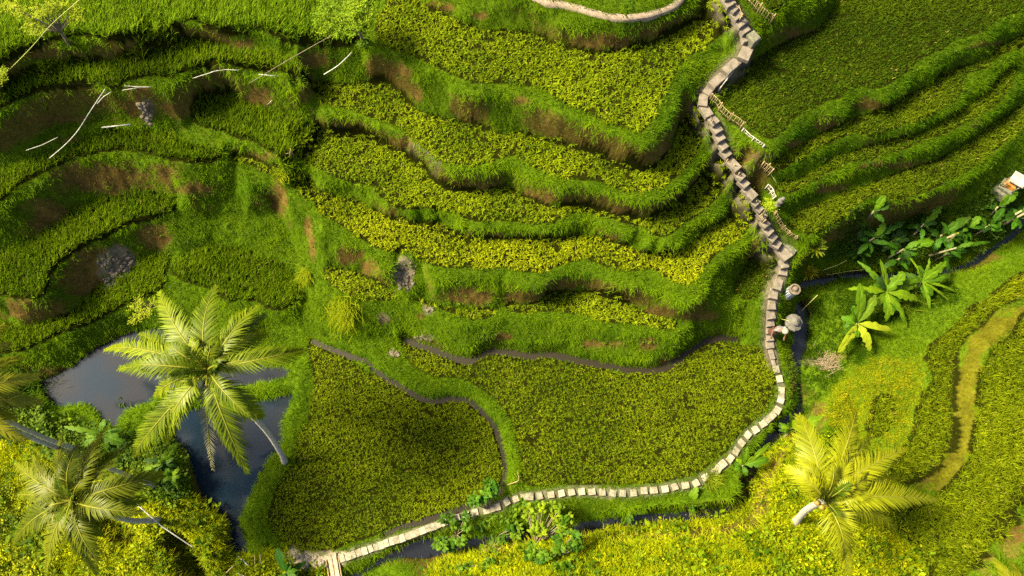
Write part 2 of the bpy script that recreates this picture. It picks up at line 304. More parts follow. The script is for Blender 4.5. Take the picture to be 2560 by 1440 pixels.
line(0.25, 'E', [(250, 1060), (400, 1050), (560, 1040), (620, 1080), (700, 1110), (800, 1130), (900, 1160), (1000, 1190), (1060, 1160), (1110, 1120), (1200, 1120), (1300, 1140), (1380, 1150), (1460, 1140), (1560, 1120), (1640, 1130), (1700, 1170), (1800, 1190), (1900, 1210), (2000, 1230), (2100, 1240), (2200, 1255), (2300, 1230), (2370, 1190)], 'F', [(280, 1150), (350, 1100), (420, 1060), (520, 1030), (640, 1040)])
line(0.3, 'E', [(130, 1100), (230, 1130), (330, 1150), (420, 1230), (520, 1310), (620, 1370), (750, 1410)], 'H', [(860, 180), (1000, 200), (1120, 290), (1200, 380), (1240, 500), (1270, 620), (1280, 760), (1260, 840)])
line(0.1, 'D', [(2050, 1180), (2000, 1280)], 'G', [(1990, 180), (1980, 300), (1930, 420), (1930, 540), (1920, 640), (1850, 730), (1780, 830), (1740, 940), (1700, 1050), (1700, 1150), (1720, 1250), (1780, 1320)])
# top terrace with the curved path
line(8.5, 'B', [(1180, -160), (1300, -40), (1450, -30), (1700, -10), (1850, 30), (2000, 50), (2150, 40), (2280, 0), (2400, -120)])
line([8.0, 8.1] + [8.3] * 9, 'B', [(1040, -40), (1200, 10), (1400, 30), (1600, 70), (1750, 110), (1900, 135), (2050, 130), (2200, 100), (2350, 50), (2450, -40), (2520, -160)])
line([7.6] * 5 + [7.7, 7.85, 7.95] + [8.0] * 7, 'B', [(640, -100), (760, 20), (900, 60), (980, 105), (1100, 105), (1250, 105), (1400, 125), (1530, 165), (1600, 195), (1700, 190), (1850, 205), (2000, 205), (2200, 175), (2400, 105), (2500, 35), (2600, -100)])
# right hillside
line([8.1, 7.9, 7.4, 7.3, 7.3, 7.2], 'C', [(700, -60), (760, 60), (830, 180), (1000, 130), (1100, 60), (1200, -20)])
line(6.05, 'C', [(2750, 30), (2560, 125), (2450, 170), (2390, 200), (2330, 260), (2230, 300), (2130, 340), (2040, 390), (1960, 440), (1880, 470), (1800, 540), (1740, 610), (1650, 650), (1560, 645), (1470, 635), (1420, 650), (1390, 700), (1370, 745), (1250, 780), (1150, 800), (1080, 820), (1040, 890), (980, 950), (900, 1000), (820, 990), (740, 940), (680, 890), (620, 830), (560, 790)])
line(5.08, 'C', [(2750, 260), (2560, 360), (2450, 420), (2370, 470), (2330, 550), (2220, 590), (2160, 650), (2130, 710), (2050, 735), (1960, 785), (1830, 840), (1700, 880), (1550, 920), (1400, 915), (1250, 985), (1150, 1040), (1060, 1085), (1000, 1130), (900, 1150)])
line(4.38, 'C', [(890, 1310), (1000, 1310), (1110, 1260), (1250, 1210), (1350, 1160), (1500, 1110), (1650, 1070), (1800, 1020), (1950, 970), (2100, 900), (2200, 850), (2330, 770), (2430, 700), (2500, 630), (2540, 540), (2530, 470), (2450, 410)])
line([3.8, 3.7, 3.7, 3.7, 3.7], 'C', [(1000, 1370), (1120, 1330), (1300, 1250), (1500, 1180), (1700, 1120)])
line(3.38, 'F', [(960, 330), (1050, 370), (1180, 380), (1270, 320), (1360, 265), (1420, 215), (1480, 150), (1560, 130), (1700, 150), (1830, 145)], 'C', [(2000, 1280), (2150, 1210), (2250, 1140), (2350, 1060), (2450, 980), (2560, 890), (2750, 730)])
line([1.6, 1.2, 0.9, 0.8, 0.9, 1.2, 1.6, 2.0], 'F', [(1080, 440), (1250, 430), (1420, 380), (1600, 300), (1800, 240), (2000, 200), (2250, 150), (2600, -60)])
line([0.6, 0.1, -0.1, -0.1, 0.0, 0.2, 0.3], 'F', [(1100, 560), (1300, 580), (1550, 560), (1800, 540), (2050, 460), (2300, 360), (2600, 60)])
# lower right slope
line([0.1, 0.1, 0.1, 0.2, 0.4, 0.7], 'F', [(1160, 780), (1350, 720), (1600, 720), (1900, 730), (2200, 640), (2450, 500)])
line([0.5, 0.4, 0.6, 0.7], 'F', [(1400, 1000), (1650, 1000), (1900, 900), (2150, 780)])
line([0.3, 0.6, 0.8, 0.7], 'I', [(1200, 200), (1400, 200), (1600, 150), (1780, 100)])
line([0.75, 0.75, 0.75, 0.75, 0.8], 'F', [(1870, 1130), (1870, 1260)], 'I', [(1860, 150), (1800, 300), (1780, 450)])
line(0.35, 'I', [(1440, 330), (1450, 460), (1500, 560)])
line(0.75, 'I', [(1475, 300), (1480, 440), (1520, 520)])
line(0.4, 'I', [(1200, 330), (1290, 200), (1420, 110), (1560, 60)])
line(0.75, 'I', [(1240, 330), (1310, 230), (1430, 150), (1570, 100)])
line(1.9, 'F', [(2750, 760), (2560, 850), (2470, 920), (2400, 1000), (2320, 1080), (2260, 1180), (2230, 1280)], 'I', [(2220, 90), (2210, 250), (2200, 380), (2180, 500), (2150, 600), (2090, 710), (2000, 810), (1900, 880), (1800, 920)])
line([1.9, 1.6, 1.5, 1.6], 'I', [(1650, 1000), (1680, 1120), (1780, 1250), (1860, 1400)])
line([3.0, 3.0, 3.0, 3.0], 'I', [(2750, 800), (2620, 980), (2500, 1160), (2350, 1380)])
line([3.0, 3.0], 'I', [(2300, 1600), (2700, 1300)])
line([0.5, 0.5, 0.8, 0.9], 'I', [(760, 900), (900, 700), (1100, 650), (1350, 700)])
line([1.3, 1.3, 1.6], 'I', [(900, 1100), (1150, 1050), (1450, 1050)])
line([2.4, 2.4, 2.4, 2.2], 'I', [(300, 1500), (700, 1450), (1200, 1430), (1650, 1420)])
line([0.2, 0.25, 0.4, 0.5, 0.4], 'H', [(950, 1330), (1200, 1270), (1600, 1220), (1950, 1150), (2200, 1080)])
line([2.2, 2.2, 2.2], 'H', [(700, 1560), (1300, 1480), (2100, 1480)])
# around pond and lower left
line(-0.05, 'G', [(260, 200), (330, 290), (400, 345), (480, 325), (560, 325), (620, 365), (660, 450), (740, 480), (810, 450), (860, 360), (970, 330), (1080, 250), (1250, 245), (1500, 230), (1650, 210), (1800, 190), (1900, 150)])
line([-0.2, -0.3, -0.2], 'G', [(470, 390), (560, 390), (600, 450)])
line(0.2, 'G', [(1000, 480), (1120, 600), (1200, 680), (1240, 800), (1280, 920), (1350, 1020), (1460, 1110), (1490, 1220), (1500, 1330)])
line([0.4, 0.5, 0.6, 0.4], 'G', [(-200, 330), (100, 420), (350, 560), (700, 700)])
line([0.6, 0.6, 0.5], 'G', [(900, 800), (1050, 930), (1150, 1050)])
line([0.9, 0.8, 0.7, 0.5], 'G', [(-200, 900), (300, 850), (600, 900), (700, 980)])
line([1.4, 1.2, 1.0, 0.8], 'G', [(-200, 1480), (400, 1400), (900, 1350), (1200, 1330)])
line(0.1, 'H', [(-100, 1360), (50, 1345), (130, 1325), (300, 1270), (480, 1205), (620, 1165), (760, 1115), (910, 1058), (1035, 1018), (1180, 965), (1300, 925), (1465, 905), (1677, 882), (1883, 882), (2090, 885), (2300, 860), (2435, 840)], 'I', [(435, 785), (535, 715), (638, 610), (716, 505), (818, 430), (912, 340), (940, 240), (925, 127), (905, 65)])
line(0.0, 'H', [(160, 1390), (330, 1320), (560, 1230), (760, 1150), (930, 1090), (1150, 1060), (1300, 990), (1465, 960), (1677, 930), (1883, 930), (2090, 935), (2300, 905), (2435, 890)], 'I', [(500, 800), (640, 700), (760, 560), (860, 480), (970, 370), (1000, 240), (990, 100)])

# stairs from the top of the hill down to the valley: (u, v, level, length, width, form)
STEPS = [(1812, -30, 8.5, .9, .5, 'slab'), (1821, 0, 8.35, .45, .5, 'step'), (1832, 16, 8.2, .4, .5, 'step'), (1841, 33, 8.05, .4, .5, 'step'), (1851, 51, 7.9, .4, .5, 'step'), (1859, 69, 7.75, .38, .5, 'step'), (1865, 90, 7.55, .42, .48, 'step'),
         (1868, 125, 7.35, .78, .5, 'slab'), (1830, 163, 7.1, .72, .44, 'slab'), (1797, 197, 6.85, .72, .42, 'slab'),
         (1774, 222, 6.6, .46, .42, 'slab'), (1759, 249, 6.5, .5, .44, 'slab'), (1766, 275, 6.4, .5, .44, 'slab'), (1782, 297, 6.3, .45, .42, 'slab'),
         (1792, 319, 6.1, .36, .42, 'step'), (1799, 340, 5.9, .36, .42, 'step'), (1807, 361, 5.7, .36, .42, 'step'), (1815, 381, 5.5, .36, .42, 'step'),
         (1835, 410, 5.3, .56, .42, 'slab'), (1850, 437, 5.05, .36, .42, 'step'), (1860, 456, 4.85, .36, .42, 'step'), (1875, 480, 4.65, .56, .42, 'slab'),
         (1888, 503, 4.4, .34, .4, 'step'), (1897, 519, 4.2, .32, .38, 'step'), (1906, 537, 4.0, .34, .38, 'step'), (1913, 557, 3.75, .34, .38, 'step'), (1921, 575, 3.5, .36, .4, 'step'), (1930, 591, 3.25, .36, .42, 'step'), (1940, 608, 3.0, .4, .44, 'step'),
         (1961, 630, 2.75, .62, .56, 'slab'), (1961, 659, 2.45, .34, .44, 'step'), (1959, 677, 2.2, .34, .46, 'step'), (1947, 708, 1.95, .56, .42, 'slab'), (1935, 734, 1.65, .4, .44, 'step'), (1930, 759, 1.4, .46, .44, 'step'), (1928, 785, 1.15, .38, .42, 'step'), (1926, 805, .9, .36, .42, 'step'), (1925, 823, .7, .36, .42, 'step'), (1925, 841, .5, .38, .42, 'step'), (1925, 860, .35, .36, .42, 'step'),
         (1929, 883, .22, .5, .3, 'slab'), (1934, 906, .16, .42, .22, 'slab')]

# water: (level, outline) pools and (level, half width, line) runnels
POOLS = [
    ('pond', -0.35, Z('G', [(275, 145), (390, 95), (500, 20), (600, -50), (700, -110), (820, -160), (930, -195), (1100, -200), (1300, -130), (1500, -40), (1700, 20), (1930, 55), (1935, 100), (1850, 130), (1750, 160), (1600, 190), (1400, 215), (1200, 220), (1080, 225), (970, 300), (860, 330), (810, 390), (780, 440), (720, 440), (680, 400), (640, 340), (560, 300), (430, 315), (380, 315), (335, 260), (285, 200)])),
    ('pond', -0.4, Z('G', [(1690, 268), (1800, 258), (1880, 238), (1950, 220), (1938, 290), (1890, 390), (1888, 460), (1898, 530), (1875, 590), (1825, 640), (1765, 710), (1725, 800), (1685, 890), (1645, 970), (1610, 1040), (1620, 1150), (1650, 1230), (1640, 1300), (1560, 1290), (1540, 1200), (1540, 1090), (1500, 1050), (1430, 1000), (1370, 960), (1340, 880), (1310, 800), (1280, 720), (1260, 640), (1220, 590), (1170, 540), (1150, 450), (1200, 370), (1300, 320), (1450, 290), (1600, 275)])),
    ('stream', -0.7, Z('F', [(2750, 20), (2600, 150), (2480, 310), (2400, 410), (2260, 490), (2150, 560), (1950, 600), (1700, 620), (1500, 610), (1400, 615), (1250, 645), (1120, 665), (1060, 690), (1060, 722), (1100, 722), (1250, 692), (1330, 664), (1500, 664), (1750, 672), (1950, 652), (2100, 612), (2250, 562), (2350, 482), (2450, 420), (2600, 290), (2750, 170)])),
    ('stream', -0.75, Z('F', [(1030, 815), (1060, 800), (1110, 850), (1130, 885), (1122, 1000), (1110, 1120), (1075, 1210), (1070, 1300), (1080, 1440)], 'I', [(1085, 240), (1085, 330), (1060, 360), (1045, 300), (1040, 200), (1048, 100), (1040, 30)], 'F', [(1035, 1250), (1010, 1200), (1010, 1050), (1020, 900)])),
    ('stream', -0.6, Z('H', [(160, 1460), (300, 1390), (450, 1290), (560, 1240), (700, 1185), (800, 1180), (930, 1195), (1050, 1180), (1250, 1160), (1500, 1130), (1650, 1105), (1750, 1075), (1850, 1065), (1950, 1070), (1950, 1095), (1900, 1120), (1750, 1145), (1650, 1165), (1550, 1175), (1200, 1215), (1000, 1255), (880, 1285), (700, 1325), (560, 1325), (450, 1350), (340, 1400), (290, 1440), (250, 1560), (100, 1560)])),
]
RUNNELS = [
    (-0.02, .085, Z('E', [(-60, 1070), (0, 1095), (100, 1135), (200, 1175), (300, 1205), (345, 1245), (400, 1290), (460, 1335)], 'H', [(520, 165), (600, 215), (680, 258), (760, 272), (850, 262), (960, 262), (1040, 305), (1110, 375), (1170, 455), (1205, 545), (1232, 660), (1235, 770), (1215, 850), (1185, 905)])),
    (0.0, .11, Z('E', [(560, 1065), (640, 1095), (720, 1122), (800, 1150), (880, 1180), (960, 1205), (1000, 1208), (1060, 1178), (1120, 1145), (1200, 1142), (1300, 1160), (1400, 1172), (1500, 1162), (1600, 1175), (1700, 1200), (1800, 1218), (1900, 1235), (2000, 1260), (2100, 1262), (2200, 1268), (2300, 1252), (2380, 1212)], 'F', [(300, 1165), (370, 1118), (440, 1078), (520, 1055), (600, 1058), (660, 1070)])),
    (-0.05, .09, Z('H', [(430, 1165), (560, 1115), (700, 1072), (850, 1022), (1000, 972)])),
    (-0.75, .2, Z('I', [(1060, 350), (960, 430), (860, 540), (760, 680), (710, 800), (690, 900), (620, 990), (480, 1030), (320, 1050)], 'H', [(2300, 1060), (2100, 1080), (1940, 1085)])),
    (-0.5, .16, Z('G', [(690, 1040), (780, 1080), (880, 1120), (960, 1150)])),
    (-0.5, .13, Z('G', [(1230, 1180), (1300, 1230), (1330, 1330), (1390, 1400), (1430, 1500)])),
]

# ---------------------------------------------------------------- ground: break lines -> height field
pts3, flat = [], []
for label, style, z, px in FIELDS:
    if not np.isscalar(z):
        z = np.interp(np.array(px)[:, 0], [q[0] for q in z], [q[1] for q in z])
    W = resample(unproj(px, z), 0.16, True)
    flat.append(W)
    pts3.append(W)
    lo, hi = W.min(0), W.max(0)
    gx, gy = np.meshgrid(np.arange(lo[0], hi[0], .4), np.arange(lo[1], hi[1], .4))
    g = np.stack([gx.ravel(), gy.ravel(), np.zeros(gx.size)], 1)
    fit = np.polyfit(W[:, 0], W[:, 2], 1)
    g[:, 2] = np.clip(np.polyval(fit, g[:, 0]), W[:, 2].min(), W[:, 2].max())
    pts3.append(g[inside(g, W)])
for z, px in LINES:
    zz = np.interp(np.linspace(0, 1, len(px)), np.linspace(0, 1, np.size(z)), np.atleast_1d(z))
    pts3.append(resample(unproj(px, zz), 0.16))
stair = np.vstack([unproj((s[0], s[1]), s[2]) for s in STEPS])
sl = resample(stair, 0.15)
tan = np.gradient(sl[:, :2], axis=0)
tan /= np.linalg.norm(tan, axis=1)[:, None]
nor = np.stack([-tan[:, 1], tan[:, 0]], 1)
for k in (-.3, 0, .3):
    q = sl.copy()
    q[:, :2] += nor * k
    q[:, 2] -= .09
    pts3.append(q)
pool_w = []
for nm, z, px in POOLS:
    W = resample(unproj(px, z), 0.2, True)
    pool_w.append((z, W))
    q = W.copy()
    q[:, 2] += .1
    pts3.append(q)
run_w = [(z, hw, resample(unproj(px, z), 0.2)) for z, hw, px in RUNNELS]
far = [(-130, 130, 9), (0, 130, 16), (130, 130, 12), (130, 0, 5), (130, -130, 9), (0, -130, 9), (-130, -130, 9), (-130, 0, 7),
       (-32, 24, 10), (-15, 24, 10), (0, 24, 10.5), (15, 24, 10.5), (32, 24, 10), (-32, -9, 2.5), (-15, -9, 2.6), (0, -9, 2.6), (15, -9, 3), (32, -9, 5), (-30, 8, 3), (30, 8, 1.5), (-30, 0, 1.5), (30, 0, 3.5)]
pts3.append(np.array(far, float))
P3 = np.vstack(pts3)
_, first = np.unique(np.round(P3[:, :2] / 0.07).astype(int), axis=0, return_index=True)
P3 = P3[np.sort(first)]
# water lines win over anything traced inside them
tri = delaunay_2d_cdt([Vector(p) for p in P3[:, :2]], [], [], 0, 1e-6)
assert len(tri[0]) == len(P3)
STEP = 0.065
cx = np.arange(-25.5, 25.5, STEP)
cy = np.arange(-7.5, 21.0, STEP)
g = [0.12]
while sum(g) < 100:
    g.append(g[-1] * 1.25)
g = np.cumsum(g)
GX = np.r_[(cx[0] - g)[::-1], cx, cx[-1] + g]
GY = np.r_[(cy[0] - g)[::-1], cy, cy[-1] + g]
NX, NY = len(GX), len(GY)
HZ = np.full((NY, NX), 5.0)
V2 = np.array([tuple(v) for v in tri[0]])
order = [list(o)[0] for o in tri[3]]
VZ = P3[order, 2]
for f in tri[2]:
    a, b, c = V2[f[0]], V2[f[1]], V2[f[2]]
    x0, x1 = min(a[0], b[0], c[0]), max(a[0], b[0], c[0])
    y0, y1 = min(a[1], b[1], c[1]), max(a[1], b[1], c[1])
    i0, i1 = np.searchsorted(GX, x0), np.searchsorted(GX, x1, 'right')
    j0, j1 = np.searchsorted(GY, y0), np.searchsorted(GY, y1, 'right')
    if i0 >= i1 or j0 >= j1:
        continue
    X, Y = GX[None, i0:i1], GY[j0:j1, None]
    d = (b[1] - c[1]) * (a[0] - c[0]) + (c[0] - b[0]) * (a[1] - c[1])
    if abs(d) < 1e-12:
        continue
    l0 = ((b[1] - c[1]) * (X - c[0]) + (c[0] - b[0]) * (Y - c[1])) / d
    l1 = ((c[1] - a[1]) * (X - c[0]) + (a[0] - c[0]) * (Y - c[1])) / d
    l2 = 1 - l0 - l1
    m = (l0 >= -1e-6) & (l1 >= -1e-6) & (l2 >= -1e-6)
    sub = HZ[j0:j1, i0:i1]
    sub[m] = (l0 * VZ[f[0]] + l1 * VZ[f[1]] + l2 * VZ[f[2]])[m]


def blur(H, n):
    for _ in range(n):
        Q = np.pad(H, 1, mode='edge')
        H = (Q[1:-1, :-2] + 2 * Q[1:-1, 1:-1] + Q[1:-1, 2:]) / 4
        Q = np.pad(H, 1, mode='edge')
        H = (Q[:-2, 1:-1] + 2 * Q[1:-1, 1:-1] + Q[2:, 1:-1]) / 4
    return H


XX, YY = np.meshgrid(GX, GY)
XY = np.stack([XX.ravel(), YY.ravel()], 1)
HZ = blur(HZ, 2)
RICE = np.zeros(NX * NY, bool)
RICE_ID = np.full(NX * NY, -1)
for k, W in enumerate(flat):
    m = inside(XY, W)
    RICE |= m
    RICE_ID[m] = k
WET = np.zeros(NX * NY, bool)
h = HZ.ravel().copy()
gy_, gx_ = np.gradient(HZ, GY, GX)
SL = np.hypot(gx_, gy_).ravel()
lump = (fbm(XY[:, 0] * 1.6, XY[:, 1] * 1.6, 3) - .5) * .25 * sstep(.5, 1.6, SL) + (fbm(XY[:, 0] * 4.5, XY[:, 1] * 4.5, 9) - .5) * (.05 + .16 * sstep(.5, 1.6, SL))
h += np.where(RICE, (fbm(XY[:, 0] * 5, XY[:, 1] * 5, 4) - .5) * .05, lump)
for z, W in pool_w:
    m = inside(XY, W)
    WET |= m
    h[m] = np.minimum(h[m], z - .22)
for z, hw, W in run_w:
    box = (XY[:, 0] > W[:, 0].min() - 1) & (XY[:, 0] < W[:, 0].max() + 1) & (XY[:, 1] > W[:, 1].min() - 1) & (XY[:, 1] < W[:, 1].max() + 1)
    idx = np.nonzero(box)[0]
    d = dist_poly(XY[idx], W)
    wob = hw * (.75 + .6 * vnoise(XY[idx, 0] * 2, XY[idx, 1] * 2, 5))
    h[idx] = np.minimum(h[idx], np.where(d < wob + .35, z - .14 + np.clip(d - wob, 0, 9) * 2.2, 99))
    WET[idx[d < wob]] = True
HZ = blur(h.reshape(NY, NX), 1)
gy_, gx_ = np.gradient(HZ, GY, GX)
SLOPE = np.hypot(gx_, gy_)


def bil(A, x, y):
    x, y = np.asarray(x, float), np.asarray(y, float)
    i = np.clip(np.searchsorted(GX, x) - 1, 0, NX - 2)
    j = np.clip(np.searchsorted(GY, y) - 1, 0, NY - 2)
    fx = np.clip((x - GX[i]) / (GX[i + 1] - GX[i]), 0, 1)
    fy = np.clip((y - GY[j]) / (GY[j + 1] - GY[j]), 0, 1)
    return (A[j, i] * (1 - fx) + A[j, i + 1] * fx) * (1 - fy) + (A[j + 1, i] * (1 - fx) + A[j + 1, i + 1] * fx) * fy


def ground_at(x, y):
    return float(bil(HZ, [x], [y])[0])


def G(u, v, lift=0.0):
    """the spot of ground a photo pixel looks at"""
    zs = np.arange(12, -2, -.02)
    P = unproj(np.repeat([[u, v]], len(zs), 0), zs)
    below = np.nonzero(bil(HZ, P[:, 0], P[:, 1]) >= zs)[0]
    p = P[below[0] if len(below) else -1]
    return Vector((p[0], p[1], p[2] + lift))


def U(u, v, z):
    return Vector(unproj((u, v), z)[0])

# ---------------------------------------------------------------- materials


def new_mat(name):
    m = bpy.data.materials.new(name)
    m.use_nodes = True
    nt = m.node_tree
    return m, nt, nt.nodes["Principled BSDF"], nt.nodes, nt.links


def leaf_mat(name, rough=.45, trans=.35, spec=.35, noise=0.0):
    """foliage: colour from the mesh's 'tint', light passing through"""
    m, nt, b, N, L = new_mat(name)
    at = N.new("ShaderNodeAttribute")
    at.attribute_name = "tint"
    b.inputs["Roughness"].default_value = rough
    b.inputs["Specular IOR Level"].default_value = spec
    src = at.outputs["Color"]
    if noise:
        tc = N.new("ShaderNodeTexCoord")
        nz = N.new("ShaderNodeTexNoise")
        nz.inputs["Scale"].default_value = noise
        nz.inputs["Detail"].default_value = 4
        L.new(tc.outputs["Object"], nz.inputs["Vector"])
        mr = N.new("ShaderNodeMapRange")
        mr.inputs[3].default_value = .6
        mr.inputs[4].default_value = 1.4
        L.new(nz.outputs[0], mr.inputs[0])
        vm = N.new("ShaderNodeVectorMath")
        vm.operation = 'SCALE'
        L.new(src, vm.inputs[0])
        L.new(mr.outputs[0], vm.inputs["Scale"])
        src = vm.outputs[0]
    L.new(src, b.inputs["Base Color"])
    if trans:
        tr = N.new("ShaderNodeBsdfTranslucent")
        L.new(src, tr.inputs[0])
        mx = N.new("ShaderNodeMixShader")
        mx.inputs[0].default_value = trans
        L.new(b.outputs[0], mx.inputs[1])
        L.new(tr.outputs[0], mx.inputs[2])
        L.new(mx.outputs[0], N["Material Output"].inputs[0])
    return m


def rough_mat(name, c1, c2, scale=6, rough=.85, bump=.4, c3=None, detail=6):
    """stone, soil, wood: two or three colours in noise, with bump"""
    m, nt, b, N, L = new_mat(name)
    tc = N.new("ShaderNodeTexCoord")
    nz = N.new("ShaderNodeTexNoise")
    nz.inputs["Scale"].default_value = scale
    nz.inputs["Detail"].default_value = detail
    nz.inputs["Roughness"].default_value = .65
    L.new(tc.outputs["Object"], nz.inputs["Vector"])
    cr = N.new("ShaderNodeValToRGB")
    cr.color_ramp.elements[0].position = .35
    cr.color_ramp.elements[0].color = (*c1, 1)
    cr.color_ramp.elements[1].position = .66
    cr.color_ramp.elements[1].color = (*c2, 1)
    if c3:
        e = cr.color_ramp.elements.new(.5)
        e.color = (*c3, 1)
    L.new(nz.outputs[0], cr.inputs[0])
    L.new(cr.outputs[0], b.inputs["Base Color"])
    b.inputs["Roughness"].default_value = rough
    bp = N.new("ShaderNodeBump")
    bp.inputs["Strength"].default_value = bump
    bp.inputs["Distance"].default_value = .03
    L.new(nz.outputs[0], bp.inputs["Height"])
    L.new(bp.outputs[0], b.inputs["Normal"])
    return m


M_RICE = leaf_mat("rice leaf", .7, .4, .03)
M_GRASS = leaf_mat("grass blade", .8, .35, .02)
M_LEAF = leaf_mat("broad leaf", .6, .4, .08)
M_PALM = leaf_mat("palm leaflet", .42, .35, .17)
M_BANANA = leaf_mat("banana leaf", .55, .4, .15, noise=3)
M_STONE = rough_mat("worn concrete", (.09, .076, .058), (.2, .172, .135), 5, .9, .5, (.15, .126, .098))
M_SLAB = rough_mat("pale stone slab", (.16, .135, .09), (.31, .27, .195), 7, .9, .4)
M_DARKSTONE = rough_mat("mossy grey stone", (.06, .065, .035), (.17, .16, .12), 8, .95, .6)
M_RUBBLE = rough_mat("dry clay rubble", (.05, .038, .024), (.2, .165, .12), 9, .95, .8)
M_BAMBOO = rough_mat("dry bamboo", (.18, .125, .05), (.33, .25, .12), 14, .6, .2)
M_GREENBAMBOO = rough_mat("yellow green bamboo", (.28, .3, .05), (.42, .42, .12), 14, .5, .2)
M_PIPE = rough_mat("white plastic pipe", (.22, .22, .18), (.46, .46, .42), 9, .4, .05)
M_TRUNK = rough_mat("palm bark", (.26, .24, .19), (.5, .46, .38), 12, .9, .7)
M_PALETRUNK = rough_mat("pale palm bark", (.28, .25, .2), (.48, .44, .38), 10, .85, .5)
M_BARK = rough_mat("bark", (.1, .075, .045), (.24, .19, .12), 12, .9, .6)
M_STEM = rough_mat("banana stem", (.12, .09, .05), (.3, .27, .16), 10, .8, .6, (.2, .17, .09))
M_THATCH = rough_mat("grey thatch", (.07, .066, .055), (.17, .16, .14), 22, .95, .7)
M_PLANK = rough_mat("weathered plank", (.25, .19, .12), (.5, .42, .3), 9, .85, .4)

# ground material
M_GROUND, nt, b, N, L = new_mat("terraced earth")
atc = N.new("ShaderNodeAttribute")
atc.attribute_name = "soil"
tc = N.new("ShaderNodeTexCoord")
nz = N.new("ShaderNodeTexNoise")
nz.inputs["Scale"].default_value = 7
nz.inputs["Detail"].default_value = 8
nz.inputs["Roughness"].default_value = .7
L.new(tc.outputs["Object"], nz.inputs["Vector"])
mr = N.new("ShaderNodeMapRange")
mr.inputs[1].default_value = .25
mr.inputs[2].default_value = .75
mr.inputs[3].default_value = .45
mr.inputs[4].default_value = 1.6
L.new(nz.outputs[0], mr.inputs[0])
vm = N.new("ShaderNodeVectorMath")
vm.operation = 'SCALE'
L.new(atc.outputs["Color"], vm.inputs[0])
L.new(mr.outputs[0], vm.inputs["Scale"])
L.new(vm.outputs[0], b.inputs["Base Color"])
b.inputs["Roughness"].default_value = .95
b.inputs["Specular IOR Level"].default_value = .02
bp = N.new("ShaderNodeBump")
bp.inputs["Strength"].default_value = .6
bp.inputs["Distance"].default_value = .05
L.new(nz.outputs[0], bp.inputs["Height"])
L.new(bp.outputs[0], b.inputs["Normal"])

# murky water
M_WATER, nt, b, N, L = new_mat("murky water")
tc = N.new("ShaderNodeTexCoord")
nz = N.new("ShaderNodeTexNoise")
nz.inputs["Scale"].default_value = .5
nz.inputs["Detail"].default_value = 5
L.new(tc.outputs["Object"], nz.inputs["Vector"])
cr = N.new("ShaderNodeValToRGB")
cr.color_ramp.elements[0].position = .35
cr.color_ramp.elements[0].color = (.008, .018, .032, 1)
cr.color_ramp.elements[1].position = .65
cr.color_ramp.elements[1].color = (.017, .019, .024, 1)
L.new(nz.outputs[0], cr.inputs[0])
L.new(cr.outputs[0], b.inputs["Base Color"])
b.inputs["Roughness"].default_value = .06
b.inputs["Specular IOR Level"].default_value = .14
n2 = N.new("ShaderNodeTexNoise")
n2.inputs["Scale"].default_value = 9
L.new(tc.outputs["Object"], n2.inputs["Vector"])
bp = N.new("ShaderNodeBump")
bp.inputs["Strength"].default_value = .06
bp.inputs["Distance"].default_value = .02
L.new(n2.outputs[0], bp.inputs["Height"])
L.new(bp.outputs[0], b.inputs["Normal"])
M_MUD, nt, b, N, L = new_mat("shallow muddy water")
b.inputs["Base Color"].default_value = (.018, .014, .007, 1)
b.inputs["Roughness"].default_value = .5
b.inputs["Specular IOR Level"].default_value = .2
M_STREAM, nt, b, N, L = new_mat("dark stream water")
b.inputs["Base Color"].default_value = (.008, .009, .012, 1)
b.inputs["Roughness"].default_value = .05

# ---------------------------------------------------------------- mesh helpers


def tag(o, label=None, cat=None, group=None, kind=None):
    if label:
        o["label"] = label
    if cat:
        o["category"] = cat
    if group:
        o["group"] = group
    if kind:
        o["kind"] = kind
    return o


def empty(name, loc, label, cat, group=None):
    o = bpy.data.objects.new(name, None)
    o.empty_display_size = .2
    o.location = loc
    COL.objects.link(o)
    bpy_done.append(o)
    return tag(o, label, cat, group)


bpy_done = []


def link_mesh(name, me, mat, parent=None, smooth=True):
    me.materials.append(mat)
    if smooth:
        me.polygons.foreach_set("use_smooth", np.ones(len(me.polygons), bool))
    o = bpy.data.objects.new(name, me)
    COL.objects.link(o)
    if parent is not None:
        o.parent = parent
        o.matrix_parent_inverse = Matrix.Translation(-parent.location)
    return o


def np_mesh(name, V, quads=None, tris=None, tint=None, attr="tint"):
    V = np.asarray(V, np.float32)
    nq = 0 if quads is None else len(quads)
    nt_ = 0 if tris is None else len(tris)
    me = bpy.data.meshes.new(name)
    me.vertices.add(len(V))
    me.vertices.foreach_set("co", V.ravel())
    li = np.concatenate(([np.asarray(quads).ravel()] if nq else []) + ([np.asarray(tris).ravel()] if nt_ else [])).astype(np.int32)
    me.loops.add(len(li))
    me.loops.foreach_set("vertex_index", li)
    st = np.concatenate([np.arange(nq) * 4, nq * 4 + np.arange(nt_) * 3]).astype(np.int32)
    me.polygons.add(nq + nt_)
    me.polygons.foreach_set("loop_start", st)
    me.update(calc_edges=True)
    if tint is not None:
        a = me.attributes.new(attr, 'FLOAT_COLOR', 'POINT')
        c = np.ones((len(V), 4), np.float32)
        c[:, :3] = tint
        a.data.foreach_set("color", c.ravel())
    return me


